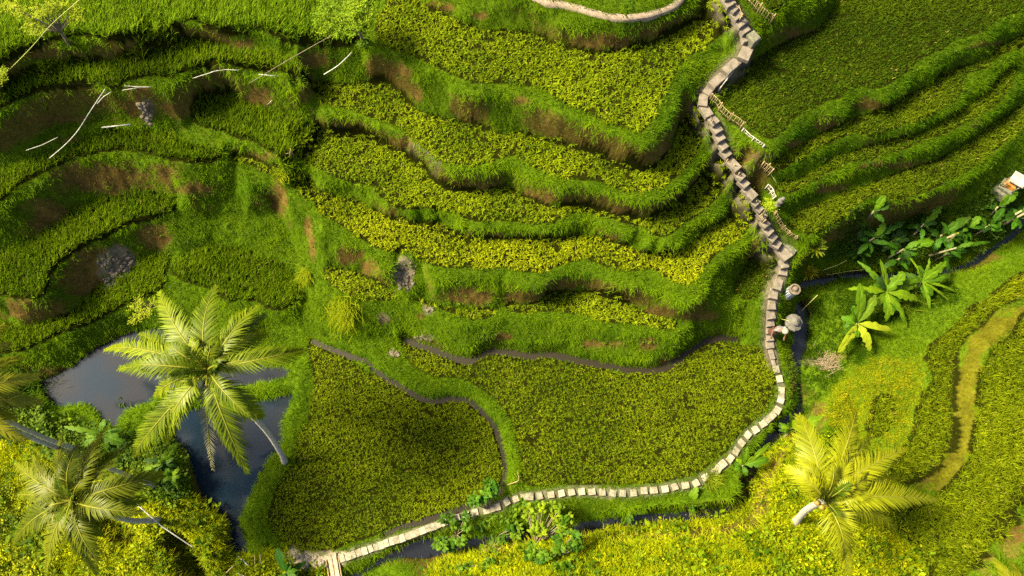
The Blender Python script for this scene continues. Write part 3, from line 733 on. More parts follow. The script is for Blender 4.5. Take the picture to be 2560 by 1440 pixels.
class MB:
    """collects solid pieces of one part"""

    def __init__(self):
        self.v, self.f = [], []

    def add(self, verts, faces):
        o = len(self.v)
        self.v += [tuple(x) for x in verts]
        self.f += [tuple(i + o for i in f) for f in faces]

    def box(self, c, size, rot=None, bev=.012):
        """a slab with chamfered upper edges"""
        x, y, z = size[0] / 2, size[1] / 2, size[2] / 2
        b = min(bev, x * .5, y * .5, z * .5)
        vs_ = [(-x, -y, -z), (x, -y, -z), (x, y, -z), (-x, y, -z), (-x, -y, z - b), (x, -y, z - b), (x, y, z - b), (-x, y, z - b),
               (-x + b, -y + b, z), (x - b, -y + b, z), (x - b, y - b, z), (-x + b, y - b, z)]
        R = rot or Matrix.Identity(3)
        vs_ = [R @ Vector(v) + Vector(c) for v in vs_]
        self.add(vs_, [(3, 2, 1, 0), (0, 1, 5, 4), (1, 2, 6, 5), (2, 3, 7, 6), (3, 0, 4, 7), (4, 5, 9, 8), (5, 6, 10, 9), (6, 7, 11, 10), (7, 4, 8, 11), (8, 9, 10, 11)])

    def tube(self, pts, rad, n=8, cap=True):
        pts = [Vector(p) for p in pts]
        rad = [rad] * len(pts) if np.isscalar(rad) else list(rad)
        rings, ref = [], None
        for i, p in enumerate(pts):
            t = (pts[min(i + 1, len(pts) - 1)] - pts[max(i - 1, 0)]).normalized()
            if ref is None:
                ref = t.orthogonal().normalized()
            ref = (ref - t * ref.dot(t)).normalized()
            bi = t.cross(ref)
            rings.append([p + (ref * math.cos(2 * math.pi * k / n) + bi * math.sin(2 * math.pi * k / n)) * rad[i] for k in range(n)])
        vs_ = [v for r in rings for v in r]
        fs = [(i * n + k, i * n + (k + 1) % n, (i + 1) * n + (k + 1) % n, (i + 1) * n + k) for i in range(len(pts) - 1) for k in range(n)]
        if cap:
            fs += [tuple(range(n - 1, -1, -1)), tuple((len(pts) - 1) * n + k for k in range(n))]
        self.add(vs_, fs)

    def lathe(self, c, prof, n=24, axis=None):
        """prof: (radius, height) pairs turned about a vertical line through c"""
        c = Vector(c)
        R = axis or Matrix.Identity(3)
        vs_ = [c + R @ Vector((r * math.cos(2 * math.pi * k / n), r * math.sin(2 * math.pi * k / n), hh)) for r, hh in prof for k in range(n)]
        fs = [(i * n + k, i * n + (k + 1) % n, (i + 1) * n + (k + 1) % n, (i + 1) * n + k) for i in range(len(prof) - 1) for k in range(n)]
        fs += [tuple(range(n - 1, -1, -1)), tuple((len(prof) - 1) * n + k for k in range(n))]
        self.add(vs_, fs)

    def build(self, name, mat, parent=None, smooth=False, tint=None):
        me = bpy.data.meshes.new(name)
        me.from_pydata(self.v, [], self.f)
        me.update()
        if tint is not None:
            a = me.attributes.new("tint", 'FLOAT_COLOR', 'POINT')
            c = np.ones((len(self.v), 4), np.float32)
            c[:, :3] = tint
            a.data.foreach_set("color", c.ravel())
        return link_mesh(name, me, mat, parent, smooth)


def bez(a, b, c, n):
    a, b, c = Vector(a), Vector(b), Vector(c)
    return [a * (1 - t) ** 2 + b * 2 * t * (1 - t) + c * t * t for t in np.linspace(0, 1, n)]

# ---------------------------------------------------------------- ground sheet with its soils
pxy = proj(np.stack([XY[:, 0], XY[:, 1], HZ.ravel()], 1))


def px_mask(poly, pts=None, soft=0):
    return inside(pxy if pts is None else pts, np.array(poly, float))


# bare or dead-grass patches seen on the slopes: (u, v, rx, ry)
DIRT = [(110, 130, 150, 24), (320, 130, 80, 22), (420, 95, 100, 24), (590, 110, 50, 20), (780, 150, 45, 24), (20, 190, 50, 30), (350, 250, 40, 50), (440, 270, 40, 30), (525, 230, 45, 50), (640, 250, 50, 40), (130, 300, 140, 12), (200, 350, 80, 10), (480, 335, 50, 12), (640, 390, 60, 14),
        (270, 450, 170, 45), (420, 430, 40, 40), (130, 540, 90, 60), (480, 470, 60, 20), (700, 500, 30, 50), (390, 590, 50, 40), (210, 690, 70, 70), (60, 780, 60, 40), (250, 650, 50, 40), (130, 930, 120, 25),
        (850, 310, 40, 10), (1000, 350, 60, 16), (1090, 440, 40, 30), (1180, 460, 60, 20), (1350, 490, 80, 20), (1540, 520, 70, 14), (1450, 510, 60, 18), (1500, 350, 60, 28), (1620, 390, 40, 30), (1660, 360, 20, 40), (1000, 180, 40, 30), (1040, 230, 20, 30), (1380, 300, 30, 12), (1160, 280, 20, 20), (1300, 250, 40, 14),
        (1500, 105, 90, 24), (1650, 80, 60, 24), (1200, 40, 30, 16), (1100, 20, 40, 16), (870, 640, 40, 26), (930, 670, 40, 24), (1180, 740, 80, 26), (1300, 740, 60, 16), (1400, 710, 60, 18), (1530, 740, 50, 14), (1650, 780, 50, 18), (1740, 790, 50, 16), (1530, 590, 30, 8), (1250, 595, 60, 6), (1620, 860, 22, 22), (1260, 840, 30, 10), (1500, 860, 60, 12), (1730, 890, 50, 16), (1690, 900, 60, 16), (1050, 790, 16, 14), (960, 800, 16, 10),
        (2060, 90, 130, 30), (1900, 180, 40, 20), (2170, 260, 60, 16), (2080, 310, 50, 20), (1990, 360, 30, 14), (1890, 390, 50, 18), (2300, 240, 60, 12), (2430, 110, 100, 12), (2400, 310, 60, 14), (2250, 410, 150, 14), (2080, 470, 60, 12), (1930, 260, 20, 30), (1720, 300, 24, 50), (1760, 480, 24, 24), (1560, 770, 40, 10),
        (2060, 905, 40, 10), (2110, 890, 60, 10), (2250, 840, 50, 20), (2130, 800, 20, 30), (2380, 980, 24, 60), (2340, 1150, 60, 30), (2530, 1320, 40, 60), (1930, 1340, 60, 30), (1960, 1370, 50, 20), (670, 1370, 30, 20), (430, 1280, 60, 20), (700, 1180, 20, 30), (1430, 1270, 60, 12), (1980, 900, 12, 60), (1975, 960, 10, 40), (780, 620, 12, 40), (770, 560, 10, 30)]
dirt = np.zeros(NX * NY)
for u, v, rx, ry in DIRT:
    m = np.nonzero((abs(pxy[:, 0] - u) < rx * 1.5) & (abs(pxy[:, 1] - v) < ry * 1.5))[0]
    r = np.hypot((pxy[m, 0] - u) / rx, (pxy[m, 1] - v) / ry)
    r += (fbm(XY[m, 0] * 1.5, XY[m, 1] * 1.5, 31) - .5) * 1.0 + (fbm(XY[m, 0] * 7, XY[m, 1] * 7, 32) - .5) * .9
    dirt[m] = np.maximum(dirt[m], 1 - sstep(.55, 1.1, r))
steep = sstep(1.9, 3.8, SLOPE.ravel() + (fbm(XY[:, 0] * .8, XY[:, 1] * .8, 21) - .5) * 2.2)
slopey = sstep(.45, 1.1, blur(SLOPE, 2).ravel())
dirt = np.clip(np.maximum(dirt * slopey, steep * .85), 0, 1)
LIP = np.clip((HZ - blur(HZ, 5)).ravel() / .045, 0, 1)
soil_brown = np.array([.06, .04, .01])
soil_dead = np.array([.12, .082, .018])
turf = np.array([.05, .085, .003])
mud = np.array([.011, .0125, .001])
n1 = fbm(XY[:, 0] * 2.3, XY[:, 1] * 2.3, 41)[:, None]
brown = soil_brown * (1 - n1) + soil_dead * n1
soil = turf * (1 - dirt[:, None]) + brown * dirt[:, None]
ROCK = [(1012, 685, 30, 42, .8), (368, 275, 22, 38, .6), (290, 655, 50, 50, .7), (960, 795, 20, 16, .5), (1075, 770, 18, 18, .6), (1055, 845, 34, 8, .5), (985, 885, 24, 8, .5), (1985, 1050 - 120, 10, 60, .35), (1085, 400, 20, 40, .35), (1040, 375, 60, 22, .35), (2020, 905, 30, 10, .4), (2090, 400, 50, 10, .35), (1900, 395, 40, 16, .3), (1750, 240, 16, 30, .3), (2405, 1010, 16, 60, .3), (2360, 1215, 50, 16, .3)]
for u, v, rx, ry, k in ROCK:
    m = np.nonzero((abs(pxy[:, 0] - u) < rx * 1.6) & (abs(pxy[:, 1] - v) < ry * 1.6))[0]
    r = np.hypot((pxy[m, 0] - u) / rx, (pxy[m, 1] - v) / ry) + (fbm(XY[m, 0] * 3, XY[m, 1] * 3, 51) - .5) * 1.0
    w = ((1 - sstep(.6, 1.05, r)) * min(1, k * 1.6))[:, None]
    soil[m] = soil[m] * (1 - w) + np.array([.2, .165, .11]) * k * w
    dirt[m] = np.maximum(dirt[m], w[:, 0])
RING = RICE.reshape(NY, NX).copy()
for _ in range(1):
    R2 = RING.copy()
    R2[1:] |= RING[:-1]
    R2[:-1] |= RING[1:]
    R2[:, 1:] |= RING[:, :-1]
    R2[:, :-1] |= RING[:, 1:]
    RING = R2
BR_ = np.isin(RICE_ID, [k for k, f in enumerate(FIELDS) if f[1] == 'brush']).reshape(NY, NX)
for _ in range(2):
    R2 = BR_.copy()
    R2[1:] |= BR_[:-1]
    R2[:-1] |= BR_[1:]
    R2[:, 1:] |= BR_[:, :-1]
    R2[:, :-1] |= BR_[:, 1:]
    BR_ = R2
RING = (RING | BR_).ravel()
RING &= RICE | (vnoise(XY[:, 0] * 1.7, XY[:, 1] * 1.7, 77) > .3)
rr = RING | WET
soil[rr] = mud
d_st = np.full(NX * NY, 9.0)
near = np.nonzero((abs(XY[:, 0] - sl[:, 0].mean()) < 9) & (XY[:, 1] > -3) & (XY[:, 1] < 22))[0]
d_st[near] = dist_poly(XY[near], sl)
w = (1 - sstep(.25, .5, d_st))[:, None]
soil = soil * (1 - w) + np.array([.09, .08, .05]) * w
# footpath of stepping stones
SLABS = Z('I', [(905, 65), (926, 127), (940, 203), (938, 240), (935, 270), (912, 335), (880, 370), (850, 395), (818, 425), (768, 463), (716, 500), (675, 552), (638, 607), (600, 657), (550, 693), (520, 722), (500, 745)],
          'H', [(2568, 782), (2505, 820), (2435, 835), (2365, 845), (2300, 860), (2225, 868), (2160, 870), (2090, 885), (2018, 888), (1952, 887), (1883, 880), (1813, 877), (1745, 877), (1677, 880), (1610, 888), (1540, 897), (1465, 905), (1400, 909), (1360, 914), (1305, 925), (1245, 945), (1180, 980), (1145, 992), (1110, 1002), (1035, 1015), (975, 1035), (910, 1055), (830, 1080), (795, 1095), (760, 1110), (722, 1122), (685, 1137), (650, 1150), (620, 1162), (585, 1174), (550, 1187), (515, 1197), (480, 1207), (445, 1220), (410, 1234), (375, 1247), (340, 1257), (300, 1272), (262, 1283), (225, 1296), (190, 1308), (150, 1320)])
slab_w = [G(*p) for p in SLABS]
path_line = np.array([tuple(p) for p in slab_w])
d_path = np.full(NX * NY, 9.0)
near = np.nonzero((XY[:, 0] > -10) & (XY[:, 0] < 14) & (XY[:, 1] > -6) & (XY[:, 1] < 5))[0]
d_path[near] = dist_poly(XY[near], path_line)
w = ((1 - sstep(.14, .34, d_path + (fbm(XY[:, 0] * 5, XY[:, 1] * 5, 61) - .5) * .2)) * .8)[:, None] * (~rr)[:, None]
soil = soil * (1 - w) + np.array([.12, .11, .075]) * w
sandy = np.array([tuple(G(*p)) for p in Z('G', [(1950, 1310), (2000, 1335), (2100, 1345), (2210, 1335), (2260, 1325)])])
d_sand = dist_poly(XY, sandy)
w = (1 - sstep(.15, .42, d_sand + (fbm(XY[:, 0] * 4, XY[:, 1] * 4, 71) - .5) * .25))[:, None]
soil = soil * (1 - w) + np.array([.3, .25, .17]) * w
mw = inside(pxy + (fbm(XY[:, 0] * 2, XY[:, 1] * 2, 88) - .5)[:, None] * 34, np.array([(2700, 720), (2560, 765), (2450, 812), (2395, 905), (2382, 1060), (2320, 1200), (2280, 1222), (2340, 1232), (2420, 1160), (2440, 1000), (2460, 880), (2700, 800)], float)) & ~rr
soil[mw] = np.array([.07, .068, .005]) * (.5 + n1[mw])
BARE = np.maximum(1 - sstep(.1, .3, d_path), np.maximum(1 - sstep(.2, .4, d_st), w[:, 0]))

ii = np.arange(NX * NY).reshape(NY, NX)
quads = np.stack([ii[:-1, :-1].ravel(), ii[:-1, 1:].ravel(), ii[1:, 1:].ravel(), ii[1:, :-1].ravel()], 1)
me = np_mesh("terrain", np.stack([XY[:, 0], XY[:, 1], HZ.ravel()], 1), quads, None, soil, "soil")
ter = link_mesh("terrain", me, M_GROUND)
tag(ter, "terraced hillsides and valley floor of grassy banks and brown earth risers", "terrain", None, "structure")

# water sheets, each reaching a little under its banks
WLAB = ["grey blue fish pond with scalloped bank beneath the tall palm", "brown lower pond right under the palm's hanging fronds", "dark stream running behind the banana grove", "narrow dark stream reach beside the round parasol", "dark stream below the stepping stone path"]
for k, (nm, z, px) in enumerate(POOLS):
    W = pool_w[k][1]
    W = resample(W, .3, True)
    tg = np.roll(W, -1, 0) - np.roll(W, 1, 0)
    nrm = np.stack([tg[:, 1], -tg[:, 0]], 1)
    nrm /= np.linalg.norm(nrm, axis=1)[:, None] + 1e-9
    area = np.sum(W[:, 0] * np.roll(W[:, 1], -1) - W[:, 1] * np.roll(W[:, 0], -1))
    Q = W.copy()
    Q[:, :2] += nrm * (.1 if area > 0 else -.1)
    Q[:, 2] = z
    mb = MB()
    tris = tessellate_polygon([[Vector(q) for q in Q]])
    up = []
    for t in tris:
        a, b_, c = (Vector(Q[i]) for i in t)
        up.append(tuple(t) if (b_ - a).cross(c - a).z > 0 else tuple(reversed(t)))
    mb.add(Q, up)
    tag(mb.build(nm + "_water", M_WATER if nm == 'pond' else M_STREAM), WLAB[k], nm, None, "structure")
RLAB = ["narrow muddy channel curving along the bell shaped field", "muddy channel under the undercut bank above the broad field", "thin wet ditch along the lower edge of the bell shaped field", "dark hidden stream under banana plants at lower right", "dark ditch under the bent trunk at lower left", "dark gully in the undergrowth at lower left"]
for k, (z, hw, W) in enumerate(run_w):
    tg = np.gradient(W[:, :2], axis=0)
    nrm = np.stack([-tg[:, 1], tg[:, 0]], 1)
    nrm /= np.linalg.norm(nrm, axis=1)[:, None]
    V = np.vstack([np.c_[W[:, :2] + nrm * hw * 1.6, np.full(len(W), z - .03)], np.c_[W[:, :2] - nrm * hw * 1.6, np.full(len(W), z - .03)]])
    n = len(W)
    q = np.stack([np.arange(n, 2 * n - 1), np.arange(n + 1, 2 * n), np.arange(1, n), np.arange(0, n - 1)], 1)
    tag(link_mesh("channel_water", np_mesh("channel_water", V, q), M_MUD if k < 3 else M_STREAM), RLAB[k], "channel", None, "structure")

# ---------------------------------------------------------------- crops and ground cover
def blades(P, az, L, W, lean, bend, tint, K=3, tipshade=None):
    """curved leaf blades; arrays of N; returns verts (N*(2K+1)), quads, tris, tints"""
    N = len(P)
    ca, sa = np.cos(az), np.sin(az)
    side = np.stack([-sa, ca, np.zeros(N)], 1)
    pos = np.array(P, float)
    V = np.zeros((N, 2 * K + 1, 3))
    for k in range(K + 1):
        s = k / K
        w = W * (1 - .55 * s ** 2) * (.7 if k == 0 else 1)
        if k < K:
            V[:, 2 * k] = pos - side * (w / 2)[:, None]
            V[:, 2 * k + 1] = pos + side * (w / 2)[:, None]
        else:
            V[:, 2 * K] = pos
        th = lean + bend * (s + .5 / K)
        st = (L / K)[:, None] * np.stack([np.sin(th) * ca, np.sin(th) * sa, np.cos(th)], 1)
        pos = pos + st
    base = np.arange(N)[:, None] * (2 * K + 1)
    q = np.concatenate([base + np.array([[2 * k, 2 * k + 1, 2 * k + 3, 2 * k + 2]]) for k in range(K - 1)], 0) if K > 1 else None
    t = base + np.array([[2 * K - 2, 2 * K - 1, 2 * K]])
    T = np.repeat(tint[:, None, :], 2 * K + 1, 1)
    if tipshade is not None:
        f = np.linspace(0, 1, K + 1)
        f = np.r_[np.repeat(f[:-1], 2), f[-1]]
        T = T * (1 - f[None, :, None] * tipshade[1]) + np.asarray(tipshade[0])[None, None, :] * f[None, :, None] * tipshade[1]
    return V.reshape(-1, 3), q, t, T.reshape(-1, 3)


# style: spacing, blades per tuft, length, width, lean, bend, colour low, colour high, row angle
STYLE = dict(
    ripe=(.205, 17, (.15, .25), .033, (.05, .75), (1.3, 2.9), (.05, .095, .002), (.225, .28, .005), .5),
    gold=(.205, 17, (.15, .25), .034, (.05, .75), (1.3, 2.9), (.065, .11, .002), (.29, .32, .005), .5),
    valley=(.172, 16, (.11, .19), .026, (.05, .75), (1.2, 2.8), (.035, .075, .002), (.19, .235, .004), .3),
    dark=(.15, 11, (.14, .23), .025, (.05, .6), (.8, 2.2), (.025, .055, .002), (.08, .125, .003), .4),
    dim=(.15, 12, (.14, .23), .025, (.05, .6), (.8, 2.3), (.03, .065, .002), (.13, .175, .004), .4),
    young=(.15, 10, (.3, .46), .024, (.05, .4), (.2, .9), (.05, .105, .002), (.15, .225, .004), .2),
    tall=(.15, 10, (.36, .54), .026, (.05, .4), (.2, .9), (.07, .15, .005), (.2, .3, .007), .2),
    brush=(.17, 14, (.22, .34), .026, (.1, .8), (.5, 1.9), (.045, .085, .002), (.21, .25, .004), .2),
)
CAT_RICE = "rice field"
for k, (label, style, z, px) in enumerate(FIELDS):
    sp, nb, Lr, wd, le, be, c0, c1, ang = STYLE[style]
    W = flat[k]
    lo, hi = W.min(0)[:2], W.max(0)[:2]
    lo = np.maximum(lo, [-25, -6.6])
    hi = np.minimum(hi, [25, 20])
    c, r = (lo + hi) / 2, np.linalg.norm(hi - lo) / 2
    u = np.arange(-r, r, sp)
    gx, gy = np.meshgrid(u, u)
    gx = gx + rng.normal(0, sp * .09, gx.shape)
    gy = gy + rng.normal(0, sp * .17, gy.shape)
    ca, sa = math.cos(ang), math.sin(ang)
    P = np.stack([c[0] + gx.ravel() * ca - gy.ravel() * sa, c[1] + gx.ravel() * sa + gy.ravel() * ca], 1)
    P = P[inside(P, W)]
    pz = bil(HZ, P[:, 0], P[:, 1])
    pp = proj(np.c_[P, pz])
    keep = (pp[:, 0] > -120) & (pp[:, 0] < 2680) & (pp[:, 1] > -110) & (pp[:, 1] < 1540)
    P, pz = P[keep], pz[keep]
    patch = fbm(P[:, 0] * .55, P[:, 1] * .55, 80 + k)
    alive = rng.random(len(P)) > .03 + .1 * (vnoise(P[:, 0] * 1.3, P[:, 1] * 1.3, 90 + k) > .84)
    P, pz, patch = P[alive], pz[alive], patch[alive]
    n = len(P)
    vig = np.repeat(.75 + .5 * patch + rng.normal(0, .1, n), nb)
    i = np.repeat(np.arange(n), nb)
    N = n * nb
    az = rng.random(N) * 2 * np.pi
    lean = rng.uniform(*le, N)
    if style in ('young', 'tall'):
        wind = 1.1 + .5 * (fbm(P[:, 0] * .4, P[:, 1] * .4, 7)[i] - .5)
        mixw = rng.random(N) < .65
        az = np.where(mixw, wind + rng.normal(0, .5, N), az)
        lean = lean + np.where(mixw, .25, 0)
    B = np.c_[P[i] + rng.normal(0, .02, (N, 2)), pz[i] - .02]
    L = rng.uniform(*Lr, N) * vig
    mixc = np.clip(.1 + .8 * rng.random(N) + .9 * (patch[i] - .5), 0, 1)[:, None]
    tone = (.72 + .56 * rng.random(N))[:, None] * np.repeat(.85 + .3 * rng.random(n), nb)[:, None]
    tint = (np.array(c0) * (1 - mixc) + np.array(c1) * mixc) * tone
    straw = rng.random(N) < .006
    tint[straw] = np.array([.3, .25, .05])
    V, q, t, T = blades(B, az, L, np.full(N, wd) * rng.uniform(.8, 1.2, N), lean, rng.uniform(*be, N), tint, 3)
    o = link_mesh("rice_crop", np_mesh("rice_crop", V, q, t, T), M_RICE)
    tag(o, label, CAT_RICE, "rice fields on the terraces", "stuff")
print("rice fields done")

# grass over the banks ---------------------------------------------------------
LEAFY = np.array([(1080, 1440), (1140, 1385), (1250, 1361), (1400, 1346), (1531, 1316), (1600, 1300), (1712, 1279), (1832, 1279), (1862, 1252), (1874, 1185), (1919, 1144), (1956, 1110), (2012, 1080), (2100, 1120), (2230, 1200), (2252, 1294), (2312, 1406), (2340, 1600), (1000, 1600)], float)
LEAFY2 = np.array([(-200, 1090), (0, 1100), (150, 1130), (300, 1170), (400, 1230), (480, 1250), (550, 1290), (590, 1380), (640, 1400), (720, 1375), (820, 1412), (830, 1600), (-200, 1600)], float)
BUSHY = np.array([(-100, 960), (90, 985), (150, 1030), (250, 1050), (300, 1070), (440, 1100), (475, 1180), (490, 1250), (420, 1250), (300, 1180), (100, 1110), (-100, 1080)], float)
DRY = np.array([(2070, 1000), (2110, 930), (2200, 900), (2320, 880), (2320, 940), (2320, 1000), (2290, 1100), (2230, 1140), (2100, 1080), (2060, 1040)], float)
MOWN = np.array([(2560, 750), (2440, 800), (2380, 900), (2370, 1060), (2300, 1210), (2350, 1230), (2430, 1160), (2450, 1000), (2470, 870), (2620, 780)], float)
GROVE = np.array([(2150, 520), (2300, 530), (2480, 470), (2600, 400), (2600, 560), (2440, 620), (2300, 660), (2150, 660), (2080, 640), (2100, 570)], float)
BANKR = np.array([(2005, 745), (2060, 710), (2110, 695), (2230, 690), (2400, 690), (2400, 760), (2220, 800), (2150, 900), (2080, 950), (2020, 1040), (2000, 1000), (2010, 850)], float)
STREAMB = np.array([(880, 1440), (960, 1380), (1140, 1330), (1300, 1270), (1500, 1245), (1700, 1210), (1900, 1100), (1980, 1010), (1990, 900), (1960, 880), (1980, 1000), (1930, 1060), (1850, 1150), (1780, 1180), (1600, 1240), (1300, 1250), (1000, 1350), (860, 1400)], float)

area = 51 * 28
n_try = int(area * 205)
gp = np.stack([rng.uniform(-25.4, 25.4, n_try), rng.uniform(-7.3, 20.8, n_try)], 1)
gz = bil(HZ, gp[:, 0], gp[:, 1])
gpx = proj(np.c_[gp, gz])
ok = (gpx[:, 0] > -60) & (gpx[:, 0] < 2620) & (gpx[:, 1] > -60) & (gpx[:, 1] < 1510)
gi = np.clip(np.round((gp[:, 0] - cx[0]) / STEP).astype(int) + len(g), 0, NX - 1)
gj = np.clip(np.round((gp[:, 1] - cy[0]) / STEP).astype(int) + len(g), 0, NY - 1)
lin = gj * NX + gi
ok &= ~RING[lin] & ~WET[lin]
ok &= rng.random(n_try) > np.maximum(BARE[lin] * .97, mw[lin] * .25)
dn = dirt[lin]
sp_ = SLOPE.ravel()[lin]
ok &= rng.random(n_try) > np.clip(dn * .78, 0, 1)
gp, gz, gpx, dn, sp_ = gp[ok], gz[ok], gpx[ok], dn[ok], sp_[ok]
hx, hy = bil(gx_, gp[:, 0], gp[:, 1]), bil(gy_, gp[:, 0], gp[:, 1])
down = np.arctan2(-hy, -hx)


def zone(poly):
    wob = np.stack([fbm(gp[:, 0] * 1.2, gp[:, 1] * 1.2, 5) - .5, fbm(gp[:, 0] * 1.2, gp[:, 1] * 1.2, 6) - .5], 1) * 60
    return inside(gpx + wob, poly)


zl = zone(LEAFY) | zone(LEAFY2)
zd, zm, zg, zb, zs, zbu = zone(DRY), zone(MOWN), zone(GROVE), zone(BANKR), zone(STREAMB), zone(BUSHY)
nz1 = fbm(gp[:, 0] * .9, gp[:, 1] * .9, 13)
nz2 = fbm(gp[:, 0] * 3.5, gp[:, 1] * 3.5, 14)
green = np.array([.04, .095, .002])
lush = np.array([.12, .195, .003])
col = green + (lush - green) * np.clip(nz1 * 1.5 - .3 + (nz2 - .5) * .8, 0, 1)[:, None]
lp = LIP[lin][ok]
Lg = .085 + .07 * nz2 + .1 * lp
wid = np.full(len(gp), .016)
col = col * (1 + .3 * lp)[:, None]
dead = rng.random(len(gp)) < dn * .9 * (1 - .6 * lp)
deadc = np.array([.17, .115, .035]) + (np.array([.1, .06, .02]) - np.array([.17, .115, .035])) * nz2[:, None]
col = np.where(dead[:, None], deadc, col)
Lg = np.where(dead, .09, Lg)
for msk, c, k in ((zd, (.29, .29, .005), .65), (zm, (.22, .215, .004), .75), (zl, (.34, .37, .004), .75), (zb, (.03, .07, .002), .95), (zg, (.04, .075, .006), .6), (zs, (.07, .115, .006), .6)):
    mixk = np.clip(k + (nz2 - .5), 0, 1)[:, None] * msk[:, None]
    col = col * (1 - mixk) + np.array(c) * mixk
Lg = Lg * (.55 + .9 * nz1)
Lg = np.where(zm, .04 + .07 * nz1, Lg)
Lg = np.where(zl, .22 + .14 * nz2, Lg)
wid = np.where(zl, .024, wid)
Lg = np.where(zb | zs | zg, .15 + .1 * nz2, Lg)
HILLR_SHADE = np.array([(1880, -100), (1960, 330), (1900, 420), (1960, 620), (2100, 640), (2300, 560), (2700, 400), (2700, -100)], float)
zr = zone(HILLR_SHADE)
col = np.where(zr[:, None], col * np.array([.66, .74, .7]), col)  # shade of the slope facing away from the sun, painted into the grass tint
nb = 4
i = np.repeat(np.arange(len(gp)), nb)
N = len(i)
onslope = np.clip(sp_[i] / 1.5, 0, 1)
az = np.where(rng.random(N) < onslope * .75, down[i] + rng.normal(0, .7, N), rng.random(N) * 2 * np.pi)
B = np.c_[gp[i] + rng.normal(0, .03, (N, 2)), np.zeros(N)]
B[:, 2] = bil(HZ, B[:, 0], B[:, 1]) - .015
L = Lg[i] * rng.uniform(.6, 1.5, N)
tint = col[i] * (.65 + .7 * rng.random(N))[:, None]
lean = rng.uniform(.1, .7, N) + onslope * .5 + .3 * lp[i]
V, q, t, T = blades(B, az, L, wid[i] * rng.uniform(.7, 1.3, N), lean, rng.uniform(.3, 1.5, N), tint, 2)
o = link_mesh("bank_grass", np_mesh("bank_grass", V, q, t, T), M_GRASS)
tag(o, "short bright and dead grass clothing every terrace bank and bund", "grass", None, "stuff")
print("grass", len(V))


def leaf_cover(name, label, cat, poly, per_m2, size, height, cols, seed, mat=M_LEAF, nl=9, avoid_water=False):
    """low leafy plants: small pointed leaves round many short stems"""
    r = np.random.default_rng(seed)
    W = np.array([tuple(G(*p)) for p in np.clip(poly, [-60, -60], [2620, 1500])])
    lo, hi = W.min(0)[:2] - .3, W.max(0)[:2] + .3
    n = int(np.prod(hi - lo) * per_m2)
    P = np.stack([r.uniform(lo[0], hi[0], n), r.uniform(lo[1], hi[1], n)], 1)
    z = bil(HZ, P[:, 0], P[:, 1])
    pp = proj(np.c_[P, z])
    wob = np.stack([fbm(P[:, 0], P[:, 1], 5) - .5, fbm(P[:, 0], P[:, 1], 6) - .5], 1) * 70
    a = np.clip(np.round((P[:, 0] - cx[0]) / STEP).astype(int) + len(g), 0, NX - 1)
    b_ = np.clip(np.round((P[:, 1] - cy[0]) / STEP).astype(int) + len(g), 0, NY - 1)
    ln = b_ * NX + a
    dens = fbm(P[:, 0] * .8, P[:, 1] * .8, seed)
    k = inside(pp + wob, poly) & (pp[:, 0] > -80) & (pp[:, 0] < 2640) & (pp[:, 1] < 1520) & ~RICE[ln] & (BARE[ln] < .3) & ~mw[ln] & (r.random(n) < .2 + 1.2 * dens)
    if avoid_water:
        k &= ~WET[ln]
    k &= ~(WET[ln] & (r.random(n) < .8))
    P, z, dens = P[k], z[k], dens[k]
    n = len(P)
    i = np.repeat(np.arange(n), nl)
    N = n * nl
    hh = np.repeat(r.uniform(.4, 1.2, n) * height * np.clip(.1 + 2.2 * (dens - .28), .1, 2), nl)
    sc = np.repeat(r.uniform(.6, 1.5, n), nl) * size * r.uniform(.7, 1.2, N)
    az = r.random(N) * 2 * np.pi
    lean = r.uniform(.6, 1.5, N)
    rad = sc * r.uniform(.2, .9, N)
    B = np.c_[P[i, 0] + np.cos(az) * rad, P[i, 1] + np.sin(az) * rad, z[i] + hh * r.uniform(.3, 1, N)]
    ca, sa = np.cos(az), np.sin(az)
    fwd = np.stack([np.sin(lean) * ca, np.sin(lean) * sa, np.cos(lean)], 1)
    side = np.stack([-sa, ca, np.zeros(N)], 1)
    wdt = sc * r.uniform(.35, .6, N)
    V = np.stack([B, B + fwd * (sc * .5)[:, None] + side * (wdt / 2)[:, None] + [0, 0, .01], B + fwd * sc[:, None] - np.array([0, 0, 1]) * (sc * .15)[:, None], B + fwd * (sc * .5)[:, None] - side * (wdt / 2)[:, None] + [0, 0, .01]], 1).reshape(-1, 3)
    pal = np.array(cols)
    t_ = np.clip(np.repeat(fbm(P[:, 0] * 1.4, P[:, 1] * 1.4, seed + 3), nl) * 2.2 - .62 + r.normal(0, .18, N), 0, 1)[:, None]
    c = (pal[0] * (1 - t_) + pal[1] * t_) * r.uniform(.65, 1.3, N)[:, None]
    q = np.arange(N * 4).reshape(-1, 4)
    o = link_mesh(name, np_mesh(name, V, q, None, np.repeat(c, 4, 0)), mat, smooth=False)
    return tag(o, label, cat, None, "stuff")


BRIGHT = [(.05, .1, .002), (.42, .44, .004)]
leaf_cover("undergrowth", "bright yellow green leafy undergrowth covering the slope along the bottom", "undergrowth", LEAFY, 60, .11, .5, BRIGHT, 101)
leaf_cover("leafy_weeds", "bigger leafed weeds standing out of the bright slope at the bottom", "weeds", LEAFY, 9, .2, .6, [(.04, .1, .002), (.2, .28, .004)], 111, nl=8)
leaf_cover("undergrowth", "sunlit leafy undergrowth filling the lower left corner around the low palm", "undergrowth", LEAFY2, 60, .11, .5, BRIGHT, 102)
leaf_cover("leafy_weeds", "bigger leafed weeds in the sunlit lower left corner", "weeds", LEAFY2, 9, .2, .6, [(.04, .1, .002), (.22, .29, .004)], 112, nl=8)
leaf_cover("undergrowth", "dense green weeds under the bananas between pond and lower left palm", "undergrowth", BUSHY, 50, .15, .5, [(.03, .08, .006), (.13, .2, .008)], 103)
